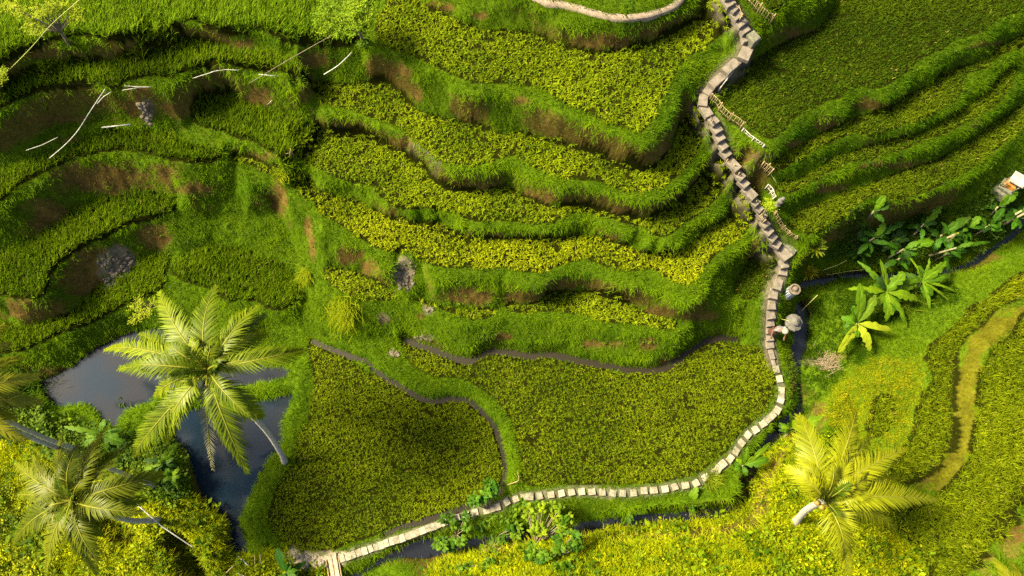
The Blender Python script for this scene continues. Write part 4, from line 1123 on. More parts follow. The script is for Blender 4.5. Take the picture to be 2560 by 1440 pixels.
leaf_cover("ground_cover", "dark green creeping cover on the stream's right bank", "ground cover", BANKR, 26, .08, .14, [(.02, .055, .002), (.06, .11, .003)], 104)
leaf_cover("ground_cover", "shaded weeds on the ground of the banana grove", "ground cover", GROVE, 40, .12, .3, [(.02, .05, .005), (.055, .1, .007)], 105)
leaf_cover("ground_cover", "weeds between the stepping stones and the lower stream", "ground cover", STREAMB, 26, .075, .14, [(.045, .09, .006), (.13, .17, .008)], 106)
leaf_cover("dry_grass_cover", "yellowing low plants on the sunny mound right of the stream", "ground cover", DRY, 18, .07, .1, [(.12, .15, .004), (.3, .27, .006)], 107)
BANKC = np.array([(1150, 850), (1250, 830), (1400, 850), (1550, 830), (1700, 840), (1760, 860), (1700, 890), (1500, 880), (1250, 870), (1100, 880), (1000, 840), (900, 800), (960, 770), (1060, 830)], float)
leaf_cover("ground_cover", "leafy weeds on the undercut bank above the muddy channel", "ground cover", BANKC, 14, .08, .1, [(.05, .1, .006), (.13, .19, .008)], 108)

WHOLE = np.array([(-50, -50), (2610, -50), (2610, 1490), (-50, 1490)], float)
leaf_cover("bank_weeds", "scattered broadleaved weeds sprouting from banks and risers everywhere", "weeds", WHOLE, 6, .075, .14, [(.025, .065, .002), (.1, .165, .003)], 109, nl=8, avoid_water=True)

# ---------------------------------------------------------------- stone stairs, stepping stones, paths
stairway = empty("stone_stairway", stair[-1], "winding grey concrete stairway climbing the hill between the two terraced slopes", "stairway")
stp = [Vector(p) for p in stair]
for i, (u, v, z, ln, wd, form) in enumerate(STEPS):
    a, b_ = stp[max(i - 1, 0)], stp[min(i + 1, len(stp) - 1)]
    d = Vector((b_.x - a.x, b_.y - a.y, 0)).normalized()
    if form == 'step':
        d = (d + Vector((random.uniform(-.05, .05), random.uniform(-.05, .05), 0))).normalized()
    R = Matrix(((d.x, -d.y, 0), (d.y, d.x, 0), (0, 0, 1)))
    th = .2 if form == 'slab' else .22
    mb = MB()
    mb.box((stp[i].x, stp[i].y, z - th / 2), (ln * random.uniform(.95, 1.05) + .04, wd * .8 * random.uniform(.93, 1.08), th), R, .015)
    mb.build("landing" if form == 'slab' else "step", M_STONE, stairway)
for lab, u, v, z, sx, sy, sz, rot, mat in (("squarish mossy stone block beside the stairs just above the first broad landing", 1886, 90, 7.75, .36, .42, .4, .6, M_DARKSTONE),
                                           ("dark stone slab along the upper edge of the lowest broad stair landing", 1976, 618, 2.85, .62, .22, .4, -.75, M_DARKSTONE)):
    p = U(u, v, z)
    mb = MB()
    mb.box((p.x, p.y, z - sz / 2), (sx, sy, sz), Matrix.Rotation(rot, 3, 'Z'), .03)
    tag(mb.build("stone_block", mat), lab, "stone block")

SLAB_MATS = [M_SLAB, rough_mat("damp stone slab", (.12, .11, .075), (.27, .25, .18), 8, .95, .5), rough_mat("sandy stone slab", (.2, .17, .11), (.4, .36, .27), 6, .9, .5)]
for i, p in enumerate(slab_w):
    a, b_ = slab_w[max(i - 1, 0)], slab_w[min(i + 1, len(slab_w) - 1)]
    d = Vector((b_.x - a.x, b_.y - a.y, 0)).normalized()
    d = (d + Vector((random.uniform(-.16, .16), random.uniform(-.16, .16), 0))).normalized()
    R = Matrix(((d.x, -d.y, 0), (d.y, d.x, 0), (0, 0, 1))) @ Matrix.Rotation(random.uniform(-.03, .03), 3, 'Y')
    u = SLABS[i][0]
    close = u < 1010
    mb = MB()
    mb.box((p.x, p.y, p.z + .035), ((.235 if close else .29) * random.uniform(.85, 1.1), (.3 if close else .29) * random.uniform(.92, 1.06), .1), R, .012)
    lab = "pale slab laid edge to edge in the paved run of path near the plank bridge" if close else "pale square stepping stone in the spaced footpath curving round the broad valley field"
    tag(mb.build("stepping_stone", random.choice(SLAB_MATS)), lab, "stepping stone", "paving slabs near the bridge" if close else "square stepping stones of the valley footpath")

# curved cement path on the top terrace
cp = resample(unproj(Z('B', [(1380, -60), (1500, -8), (1700, 28), (1850, 68), (1990, 90), (2150, 78), (2290, 40), (2380, -5), (2450, -90)]), 8.52), .15)
tg = np.gradient(cp[:, :2], axis=0)
nrm = np.stack([-tg[:, 1], tg[:, 0]], 1)
nrm /= np.linalg.norm(nrm, axis=1)[:, None]
wv = (.15 + .03 * vnoise(cp[:, 0] * 3, cp[:, 1] * 3, 3))[:, None]
top = np.convolve(np.pad(bil(HZ, cp[:, 0], cp[:, 1]), 8, mode='edge'), np.ones(17) / 17, 'valid') + .035
V = np.vstack([np.c_[cp[:, :2] - nrm * wv, top], np.c_[cp[:, :2] + nrm * wv, top], np.c_[cp[:, :2] - nrm * wv, top - .3], np.c_[cp[:, :2] + nrm * wv, top - .3]])
n = len(cp)
a = np.arange(n - 1)
q = np.concatenate([np.stack([a, a + 1, a + n + 1, a + n], 1), np.stack([a + 2 * n, a + 2 * n + 1, a + 1, a], 1), np.stack([a + n, a + n + 1, a + 3 * n + 1, a + 3 * n], 1)])
M_CEMENT = rough_mat("dusty cement", (.17, .125, .085), (.3, .235, .17), 6, .9, .4)
tag(link_mesh("path", np_mesh("path", V, q), M_CEMENT, smooth=False), "pale curved cement path along the rim of the top terrace", "path", None, "structure")

# ---------------------------------------------------------------- bamboo fences


def fence(label, px, h, gap=.13, mat=M_BAMBOO, posts=3, rails=(.35, .95), lift=0, dense=False):
    W = resample(np.array([tuple(G(*p)) for p in px]), .05)
    # even out the base along the fence
    W[:, 2] = np.convolve(np.pad(W[:, 2], 12, mode='edge'), np.ones(25) / 25, 'valid')
    L = np.r_[0, np.cumsum(np.linalg.norm(np.diff(W[:, :2], axis=0), axis=1))]
    t = empty("bamboo_fence", W[len(W) // 2], label, "fence", "bamboo fences along the stairs")

    def at(s):
        return Vector([np.interp(s, L, W[:, k]) for k in range(3)])
    for s in np.linspace(.05, L[-1] - .05, posts):
        p = at(s)
        mb = MB()
        mb.tube([p + Vector((0, 0, -.25)), p + Vector((random.uniform(-.04, .04), random.uniform(-.04, .04), h * random.uniform(1.05, 1.25)))], .024, 7)
        mb.build("post", mat, t, True)
    for r in rails:
        mb = MB()
        mb.tube([at(s) + Vector((.02, 0, h * r + random.uniform(-.015, .015))) for s in np.linspace(0, L[-1], max(4, int(L[-1] / .25)))], .016, 6)
        mb.build("rail", mat, t, True)
    n = min(60, int(L[-1] / gap))
    for s in np.linspace(.02, L[-1] - .02, n):
        p = at(s + random.uniform(-.02, .02))
        mb = MB()
        mb.tube([p + Vector((0, 0, -.04)), p + Vector((random.uniform(-.03, .03), random.uniform(-.03, .03), h * random.uniform(.93, 1.08)))], .0125, 5)
        mb.build("picket", mat, t, True)
    return t


def q4(pts):
    return [(1700 + x / 3.6, y / 3.6) for x, y in pts]


def q5(pts):
    return [(1800 + x / 4.8, 350 + y / 4.8) for x, y in pts]


fence("tan bamboo fence beside the topmost stairs at the picture's upper edge", q4([(350, 10), (420, 85), (470, 150), (520, 225)]), .55, .1)
fence("dim bamboo fence on the grass right of the topmost stairs", q4([(580, -10), (650, 80), (720, 145), (800, 240)]), .5, .1)
fence("bright bamboo fence along the left corner of the wide dark rice field", q4([(255, 895), (300, 965), (350, 1015), (415, 1085), (500, 1130), (545, 1170)]), .55, .1, posts=4)
fence("low weathered fence tailing down to the nub of the dark field's bank", q4([(550, 1170), (640, 1255), (700, 1300), (755, 1330)]), .2, .12, M_TRUNK)
fence("thin picket fence on the outer side of the stair bend", q4([(165, 930), (195, 1010), (235, 1080), (270, 1150)]), .5, .11, M_BARK)
fence("open bamboo railing left of the middle stair landing", q5([(28, 285), (75, 350), (125, 420), (190, 485)]), .55, .12)
fence("dark picket railing left of the stairs below the middle landing", q5([(205, 520), (260, 600), (330, 700), (400, 790)]), .45, .13, M_BARK)
fence("short reddish bamboo fence panel standing on the grass right of the stairs", q5([(470, 325), (520, 385), (580, 445)]), .62, .085, posts=3)
fence("grey slatted screen right of the stairs above the leafy pole", q5([(535, 570), (590, 650), (625, 725)]), .4, .08, M_TRUNK)
fence("long curved brown fence bending down towards the rosette plant", q5([(635, 870), (675, 1000), (735, 1105), (820, 1170), (895, 1205)]), .42, .09, M_BAMBOO, posts=5)
fence("ladder like bamboo railing crossing the lower steps", q5([(412, 850), (440, 950), (470, 1045)]), .6, .14)
fence("low rail fence under the third broad landing", q4([(465, 660), (400, 745), (330, 840)]), .3, .16, M_TRUNK)


def pole(name, label, cat, pts, r0, r1=None, mat=M_BAMBOO, group=None):
    n = len(pts)
    mb = MB()
    pts = resample(np.array([tuple(p) for p in pts]), .12) if n > 2 else np.array([tuple(p) for p in pts])
    mb.tube(pts, list(np.linspace(r0, r0 if r1 is None else r1, len(pts))), 8)
    return tag(mb.build(name, mat, None, True), label, cat, group)


def zA(*pts):
    return Z('A', list(pts))


def span(px, z0, z1):
    return [U(u, v, z) for (u, v), z in zip(px, np.linspace(z0, z1, len(px)))]


GP = "white pipes lying on the left terraces"
pole("plastic_pipe", "longest white pipe, bent like a bow down across the left terraces", "pipe", span(zA((700, 595), (650, 670), (590, 760), (520, 870), (440, 960), (330, 1055)), 6.5, 5.0), 0.018, 0.018, M_PIPE, GP)
pole("plastic_pipe", "short pipe joining the top of the long bow shaped pipe", "pipe", span(zA((742, 612), (690, 645), (648, 692)), 6.45, 6.25), 0.013, 0.013, M_PIPE, GP)
pole("plastic_pipe", "faint greenish pipe in the ditch left of the bow shaped pipe", "pipe", span(zA((385, 915), (285, 965), (175, 1002)), 5.4, 5.35), 0.011, 0.011, M_PIPE, GP)
pole("plastic_pipe", "thick short white pipe lying beside the clay spill", "pipe", span(zA((680, 850), (872, 830)), 5.35, 5.35), 0.030, 0.030, M_PIPE, GP)
pole("plastic_pipe", "upper of the two crossed white pipes above the clay spill", "pipe", span(zA((830, 572), (930, 580), (1010, 580)), 6.55, 6.55), 0.015, 0.015, M_PIPE, GP)
pole("plastic_pipe", "lower of the two crossed white pipes above the clay spill", "pipe", span(zA((815, 602), (930, 583)), 6.5, 6.6), 0.013, 0.013, M_PIPE, GP)
pole("plastic_pipe", "thin pipe rising along the lip left of the bulging bank", "pipe", span(zA((1285, 522), (1370, 495), (1455, 468)), 6.45, 6.7), 0.011, 0.011, M_PIPE, GP)
pole("plastic_pipe", "thin level pipe on the lip at the top of the bulging bank", "pipe", span(zA((1410, 478), (1500, 464), (1595, 468)), 6.7, 6.7), 0.011, 0.011, M_PIPE, GP)
pole("plastic_pipe", "short straight pipe on the lip right of the bulging bank", "pipe", span(zA((1725, 495), (1850, 508)), 6.6, 6.6), 0.014, 0.014, M_PIPE, GP)
pole("plastic_pipe", "curved white pipe hanging down the bank below the light green tree", "pipe", span(zA((2160, 497), (2250, 440), (2305, 390), (2345, 350)), 6.9, 7.7), 0.019, 0.019, M_PIPE, GP)
pole("plastic_pipe", "tiny pipe stub on the bare bulging bank", "pipe", [G(671, 264, .08), G(681, 255, .1)], 0.015, 0.015, M_PIPE, GP)
pole("bamboo_pole", "long pale pole slanting through the weeds at lower left", "pole", [G(371, 1257, .9), G(430, 1312, .8), G(499, 1366, .5)], .028, .022, M_PIPE)
pole("plastic_pipe", "white pipe reaching into the lower pond's narrow outlet", "pipe", [G(590, 1378, .25), G(608, 1394, .3), G(628, 1411, .3)], 0.026, 0.026, M_PIPE)
pole("plastic_pipe", "white pipe end at the bottom edge near the plank bridge", "pipe", [G(602, 1430, .35), G(650, 1450, .35)], 0.024, 0.024, M_PIPE)
pole("bamboo_stake", "left one of two bamboo stakes near the pond outlet", "stake", [G(640, 1420, .1), G(645, 1384, .35)], .022, .02)
pole("bamboo_stake", "right one of two bamboo stakes near the pond outlet", "stake", [G(654, 1418, .1), G(658, 1382, .35)], .022, .02)
pole("cut_bamboo", "dry bamboo piece in the weeds below the pond outlet", "bamboo", [G(562, 1442, .35), G(582, 1422, .4), G(597, 1409, .4)], .03, .03)
pole("bamboo_pole", "long green pole leaning from the thin tree at the upper left corner", "pole", [G(18, 188, .1), U(75, 122, 8.4), U(127, 63, 9.3), U(200, -2, 10.2)], .012, .009, M_GREENBAMBOO)
pole("cable", "thin dark cable running over the left terraces to the light green tree", "cable", [U(622, 209, 6.9), U(720, 150, 7.8), U(830, 88, 8.6)], .01, .01, M_BARK)
pole("bamboo_pole", "pale green pole leaning over the stream from the round parasol", "pole", [G(1988, 788, .4), G(2032, 744, .5)], .022, .018, M_GREENBAMBOO)
pole("bamboo_stick", "thin yellow stick between the steps and the round parasol", "stick", [G(1947, 801, .3), U(1972, 802, 1.35)], .012, .01, M_GREENBAMBOO)
pole("fallen_bamboo", "upper green bamboo fallen across the stream", "bamboo", [G(2050, 680, .3), G(2085, 668, .35), G(2110, 655, .3)], .02, .012, M_GREENBAMBOO)
pole("fallen_bamboo", "lower long bamboo fallen along the stream water", "bamboo", [G(2062, 690, .2), G(2110, 683, .3), G(2165, 677, .3)], .022, .014, M_GREENBAMBOO)
pole("bamboo_pole", "yellow split bamboo leaning from the reddish fence panel", "pole", [U(1928, 437, 4.9), U(1950, 469, 4.4)], .02, .016, M_GREENBAMBOO)
pole("dry_branch", "bare forked pale branch at the corner of the broad valley field", "branch", [G(1268, 1212, .2), G(1290, 1204, .3), G(1297, 1198, .35), G(1293, 1178, .45)], .025, .01, M_BAMBOO)

tp = empty("bamboo_tripod", G(728, 396), "small tripod of bamboo sticks beside the ripening rice", "tripod")
for (u, v) in ((721, 397), (729, 400), (736, 398)):
    mb = MB()
    mb.tube([G(u, v, -.05), U(727, 371, G(728, 396).z + .55)], .016, 6)
    mb.build("leg", M_BAMBOO, tp, True)
mb = MB()
mb.tube([G(719, 390, .22), G(737, 388, .22)], .012, 6)
mb.build("crossbar", M_BAMBOO, tp, True)

# plank bridge over the stream at the bottom edge
b0, b1 = G(830, 1394), G(856, 1500)
b0.z = b1.z = .12
br = empty("plank_bridge", b0, "narrow footbridge of grey planks and poles at the bottom edge", "bridge")
d = (b1 - b0).normalized()
sd = Vector((-d.y, d.x, 0))
R = Matrix(((d.x, -d.y, 0), (d.y, d.x, 0), (0, 0, 1)))
for off, w_, e in ((.12, .17, 0), (-.07, .16, .1), (-.24, .05, .25), (.27, .06, .2)):
    c = (b0 + b1) / 2 + sd * off + d * e
    mb = MB()
    if w_ > .1:
        mb.box((c.x, c.y, .12), ((b1 - b0).length + .3, w_, .05), R, .008)
        mb.build("plank", M_PLANK, br)
    else:
        mb.tube([c - d * 1.1 + Vector((0, 0, -.02)), c + d * 1.1 + Vector((0, 0, -.02))], .028, 8)
        mb.build("pole", M_BAMBOO, br, True)
for e in (.3, 1.3):
    c = b0 + d * e
    mb = MB()
    mb.tube([c - sd * .38 + Vector((0, 0, -.09)), c + sd * .38 + Vector((0, 0, -.09))], .035, 8)
    mb.build("crossbeam", M_BARK, br, True)

# ---------------------------------------------------------------- shrine, cloth wrapped pillar, parasol
sb = G(2500, 477)
shr = empty("small_shrine", sb, "small stone shrine with tilted white roof and orange cloth by the banana stream", "shrine")
RZ = Matrix.Rotation(math.radians(-38), 3, 'Z')
M_WHITE = rough_mat("chipped white plaster", (.16, .155, .13), (.36, .35, .33), 4, .7, .3)
M_ORANGE = rough_mat("orange cloth", (.35, .11, .01), (.55, .22, .02), 8, .8, .2)
mb = MB()
mb.box(sb + Vector((0, 0, .12)), (.86, .76, .5), RZ, .04)
mb.box(sb + Vector((0, 0, .45)), (.62, .56, .2), RZ, .03)
mb.build("plinth", M_DARKSTONE, shr)
mb = MB()
mb.box(sb + Vector((.04, .04, .68)), (.4, .36, .3), RZ, .06)
mb.build("cloth_wrap", M_ORANGE, shr)
mb = MB()
for sx in (-1, 1):
    for sy in (-1, 1):
        p = sb + RZ @ Vector((sx * .22, sy * .2, 0))
        mb.tube([p + Vector((0, 0, .5)), p + Vector((0, 0, 1.0))], .03, 6)
mb.build("corner_posts", M_DARKSTONE, shr)
mb = MB()
mb.box(sb + Vector((.1, .08, 1.06)), (.62, .54, .07), RZ @ Matrix.Rotation(.14, 3, 'X') @ Matrix.Rotation(-.12, 3, 'Y'), .02)
mb.build("roof", M_WHITE, shr)
pole("plastic_pipe", "short white pipe sticking out from the shrine roof corner", "pipe", [sb + Vector((.3, -.25, .95)), sb + Vector((.62, -.42, .8))], 0.018, 0.018, M_PIPE)

pb = G(1966, 736)
pil = empty("cloth_wrapped_pillar", pb, "squat stone pillar wrapped in black and white checked cloth beside the stairs", "pillar")
mb = MB()
mb.lathe(pb, [(.27, -.15), (.27, .16), (.23, .2)], 20)
mb.build("base", M_DARKSTONE, pil)
mb = MB()
mb.lathe(pb, [(.2, .2), (.2, .84), (.24, .86), (.24, .95), (.17, .96), (.16, .9)], 20)
mb.lathe(pb + Vector((.02, .02, 0)), [(.1, .88), (.11, .98), (.06, 1.04), (.02, 1.05)], 12)
mb.build("stone_core", rough_mat("brown stone", (.07, .055, .04), (.18, .14, .1), 9, .9, .6), pil)
nA, nH = 28, 9
V, F, MI = [], [], []
for j in range(nH + 1):
    for k in range(nA):
        a_ = 2 * math.pi * k / nA
        r_ = .225 + .022 * (1 - j / nH) + .006 * math.sin(5 * a_)
        V.append((pb.x + r_ * math.cos(a_), pb.y + r_ * math.sin(a_), pb.z + .18 + .6 * j / nH))
for j in range(nH):
    for k in range(nA):
        F.append((j * nA + k, j * nA + (k + 1) % nA, (j + 1) * nA + (k + 1) % nA, (j + 1) * nA + k))
        MI.append((k % 2) + (j % 2))
me = bpy.data.meshes.new("checked_cloth")
me.from_pydata(V, [], F)
cl = link_mesh("checked_cloth", me, rough_mat("white cloth", (.42, .46, .5), (.56, .58, .6), 9, .9, .1), pil)
me.materials.append(rough_mat("grey cloth check", (.12, .15, .2), (.2, .24, .3), 9, .9, .1))
me.materials.append(rough_mat("black cloth check", (.012, .014, .02), (.03, .035, .045), 9, .9, .1))
me.polygons.foreach_set("material_index", np.array(MI, np.int32))

gb = G(1970, 813)
par = empty("thatched_parasol", gb, "round grey two tiered thatched parasol standing between steps and stream", "parasol")
mb = MB()
mb.tube([gb + Vector((0, 0, -.2)), gb + Vector((0, 0, .98))], .035, 8)
mb.build("post", M_BARK, par, True)


def thatch(c, prof, n, seed):
    r = np.random.default_rng(seed)
    mb = MB()
    jit = 1 + r.normal(0, .03, n)
    vs_ = []
    for rr_, hh in prof:
        for k in range(n):
            a_ = 2 * math.pi * k / n
            vs_.append(Vector(c) + Vector((rr_ * jit[k] * math.cos(a_), rr_ * jit[k] * math.sin(a_), hh + r.normal(0, .004))))
    fs = [(i * n + k, i * n + (k + 1) % n, (i + 1) * n + (k + 1) % n, (i + 1) * n + k) for i in range(len(prof) - 1) for k in range(n)]
    mb.add(vs_, fs)
    return mb


thatch(gb, [(.36, .58), (.385, .6), (.375, .66), (.3, .7), (.2, .75), (.1, .79), (.06, .8)], 40, 1).build("lower_canopy", M_THATCH, par)
thatch(gb, [(.17, .82), (.19, .83), (.185, .87), (.12, .93), (.05, .98), (.005, 1.0)], 32, 2).build("upper_canopy", M_THATCH, par)

# grey bundle tied to the curved fence
p = G(1942, 512)
bd = empty("stone_figure", p, "small pale weathered stone figure at the head of the curved fence", "figure")
mb = MB()
mb.lathe(p, [(.13, -.1), (.14, .12), (.09, .2), (.12, .34), (.13, .46), (.07, .54)], 10)
mb.build("body", M_THATCH, bd)
mb = MB()
mb.lathe(p + Vector((.01, 0, 0)), [(.05, .53), (.085, .6), (.08, .68), (.03, .74)], 10)
mb.build("head", M_THATCH, bd)

# ---------------------------------------------------------------- person on the steps
f0 = Vector(unproj((1926, 831), .6)[0])
f0.z = .62
rt, fw = Vector((1, 0, 0)), Vector((0, -1, 0))      # facing down the stairs
upv = Vector((0, 0, 1))


def P_(r_, f_, u_):
    return f0 + rt * r_ + fw * f_ + upv * u_


def skin(name, nodes, edges, mat, parent, sub=1):
    me = bpy.data.meshes.new(name)
    me.from_pydata([n_[0] for n_ in nodes], edges, [])
    o = link_mesh(name, me, mat, parent)
    m1 = o.modifiers.new("skin", 'SKIN')
    m1.use_smooth_shade = True
    for sv, n_ in zip(me.skin_vertices[0].data, nodes):
        sv.radius = (n_[1], n_[1] * (n_[2] if len(n_) > 2 else 1))
        sv.use_root = False
    me.skin_vertices[0].data[0].use_root = True
    m2 = o.modifiers.new("sub", 'SUBSURF')
    m2.levels = m2.render_levels = sub
    return o


M_SKIN = rough_mat("brown skin", (.16, .075, .04), (.21, .1, .055), 20, .55, .05)
M_SHIRT = rough_mat("pale shirt cloth", (.13, .12, .13), (.2, .19, .2), 14, .85, .2)
M_SARONG = rough_mat("dark brown sarong", (.05, .022, .014), (.1, .045, .03), 14, .9, .3)
M_SCARF = rough_mat("cream head cloth", (.2, .17, .13), (.3, .26, .21), 14, .9, .2)
per = empty("person", f0, "person in pale shirt, dark brown sarong and cream head cloth stooping down the steps", "person")
nodes = [(P_(0, 0, .86), .13), (P_(0, .02, 1.05), .12), (P_(0, .12, 1.28), .15), (P_(0, .18, 1.38), .07), (P_(0, .22, 1.44), .055), (P_(0, .26, 1.52), .1), (P_(0, .27, 1.6), .1),
         (P_(.1, .02, .8), .09), (P_(.11, .1, .46), .062), (P_(.11, .02, .08), .042), (P_(.11, .17, .03), .035),
         (P_(-.1, 0, .8), .09), (P_(-.11, .04, .46), .062), (P_(-.12, -.12, .16), .042), (P_(-.12, .03, .1), .035),
         (P_(.2, .14, 1.32), .06), (P_(.27, .18, 1.05), .045), (P_(.25, .34, .86), .034), (P_(.25, .4, .8), .032),
         (P_(-.2, .14, 1.32), .06), (P_(-.28, .1, 1.06), .045), (P_(-.3, .26, .88), .034), (P_(-.3, .33, .83), .032), (P_(0, .375, 1.555), .022), (P_(.105, .27, 1.55), .02), (P_(-.105, .27, 1.55), .02)]
edges = [(0, 1), (1, 2), (2, 3), (3, 4), (4, 5), (5, 6), (0, 7), (7, 8), (8, 9), (9, 10), (0, 11), (11, 12), (12, 13), (13, 14), (2, 15), (15, 16), (16, 17), (17, 18), (2, 19), (19, 20), (20, 21), (21, 22), (5, 23), (5, 24), (5, 25)]
for hand, sx in ((18, 1), (22, -1)):
    hp = nodes[hand][0]
    for k, (dx, ln) in enumerate(((-.03, .07), (-.01, .085), (.012, .08), (.032, .065))):
        nodes.append((hp + Vector((dx, -.04, -.03)), .011))
        edges.append((hand, len(nodes) - 1))
        nodes.append((hp + Vector((dx, -.04 - ln * .6, -.03 - ln * .7)), .008))
        edges.append((len(nodes) - 2, len(nodes) - 1))
    nodes.append((hp + Vector((-.05 * sx, -.03, .0)), .011))
    edges.append((hand, len(nodes) - 1))
skin("body", nodes, edges, M_SKIN, per)
skin("shirt", [(P_(0, 0, .84), .15), (P_(0, .02, 1.05), .145), (P_(0, .13, 1.27), .17), (P_(0, .17, 1.34), .1), (P_(.2, .14, 1.31), .075), (P_(.26, .17, 1.1), .06), (P_(-.2, .14, 1.31), .075), (P_(-.27, .11, 1.11), .06)],
     [(0, 1), (1, 2), (2, 3), (2, 4), (4, 5), (2, 6), (6, 7)], M_SHIRT, per)
mb = MB()
rings = [(.19, .9, 0), (.2, .75, .02), (.19, .5, .04), (.2, .2, .02)]
vs_ = [f0 + Vector((r_ * 1.05 * math.cos(2 * math.pi * k / 18), -ff + r_ * .85 * math.sin(2 * math.pi * k / 18) + .012 * math.sin(k * 2.1), hh)) for r_, hh, ff in rings for k in range(18)]
mb.add(vs_, [(i * 18 + k, (i + 1) * 18 + k, (i + 1) * 18 + (k + 1) % 18, i * 18 + (k + 1) % 18) for i in range(3) for k in range(18)])
mb.build("sarong", M_SARONG, per, True)
mb = MB()
hc = P_(0, .25, 1.57)
mb.lathe(hc, [(.115, -.02), (.135, .02), (.13, .08), (.09, .13), (.02, .15)], 16)
mb.tube([hc + Vector((0, .1, .02)), hc + Vector((.02, .17, -.05)), hc + Vector((.02, .2, -.16))], [.07, .06, .03], 8)
mb.build("head_cloth", M_SCARF, per, True)

# ---------------------------------------------------------------- coconut palms
def frond_arrays(base, ctrl, tip, r, nleaf=46, llen=.75, wid=.045, cols=((.1, .14, .008), (.24, .26, .012)), droop=.5, vee=.3, roll=0):
    cv = bez(base, ctrl, tip, 28)
    C = np.array([tuple(p) for p in cv])
    T = np.gradient(C, axis=0)
    T /= np.linalg.norm(T, axis=1)[:, None]
    up = np.array([0, 0, 1.0])
    # a twist of the whole blade about its length
    VV, QQ, TT, CC = [], [], [], []
    o = 0
    # midrib as a four sided taper
    for k in range(len(C)):
        b = np.cross(T[k], up)
        b /= np.linalg.norm(b) + 1e-9
        nn = np.cross(b, T[k])
        w = .04 * (1 - k / len(C)) + .006
        VV += [C[k] + b * w, C[k] + nn * w, C[k] - b * w, C[k] - nn * w]
        CC += [np.array([.27, .27, .03])] * 4
        if k:
            for j in range(4):
                QQ.append((o + (k - 1) * 4 + j, o + (k - 1) * 4 + (j + 1) % 4, o + k * 4 + (j + 1) % 4, o + k * 4 + j))
    o = len(VV)
    L = np.linalg.norm(C[-1] - C[0])
    base_c, tip_c = np.array(cols[0]), np.array(cols[1])
    hue = r.random()
    for s in np.linspace(.13, .99, nleaf):
        x = s * (len(C) - 1)
        k = min(int(x), len(C) - 2)
        p = C[k] * (1 - (x - k)) + C[k + 1] * (x - k)
        t = T[k]
        b = np.cross(t, up)
        b /= np.linalg.norm(b) + 1e-9
        nn = np.cross(b, t)
        b, nn = b * math.cos(roll) + nn * math.sin(roll), nn * math.cos(roll) - b * math.sin(roll)
        prof = (.5 + .5 * math.sin(math.pi * min(1, s ** .75))) * (1 - .45 * s ** 4) * llen
        for sg in (-1, 1):
            if r.random() < .04:
                continue
            al = math.radians(28 + 34 * s) + r.normal(0, .06)
            d = b * sg * math.cos(al) + t * math.sin(al) + nn * (vee * (1 - .5 * s) + r.normal(0, .06))
            d /= np.linalg.norm(d)
            ln = prof * r.uniform(.88, 1.1)
            wv = np.cross(d, nn)
            wv /= np.linalg.norm(wv)
            w = wid * r.uniform(.8, 1.15)
            g_ = np.array([0, 0, -1.0]) * ln * droop * r.uniform(.6, 1.3)
            p1 = p + d * ln * .5 + g_ * .2
            p2 = p + d * ln * .95 + g_
            c = (base_c * (1 - hue) + tip_c * hue) * .5 + .5 * (base_c + (tip_c - base_c) * r.random())
            c = c * r.uniform(.8, 1.2)
            VV += [p - wv * w * .4, p + wv * w * .4, p1 + wv * w * .5, p1 - wv * w * .5, p2]
            CC += [c * .9, c * .9, c, c, c * 1.15]
            QQ.append((o, o + 1, o + 2, o + 3))
            TT.append((o + 3, o + 2, o + 4))
            o += 5
    return np.array(VV), np.array(QQ), np.array(TT), np.array(CC)


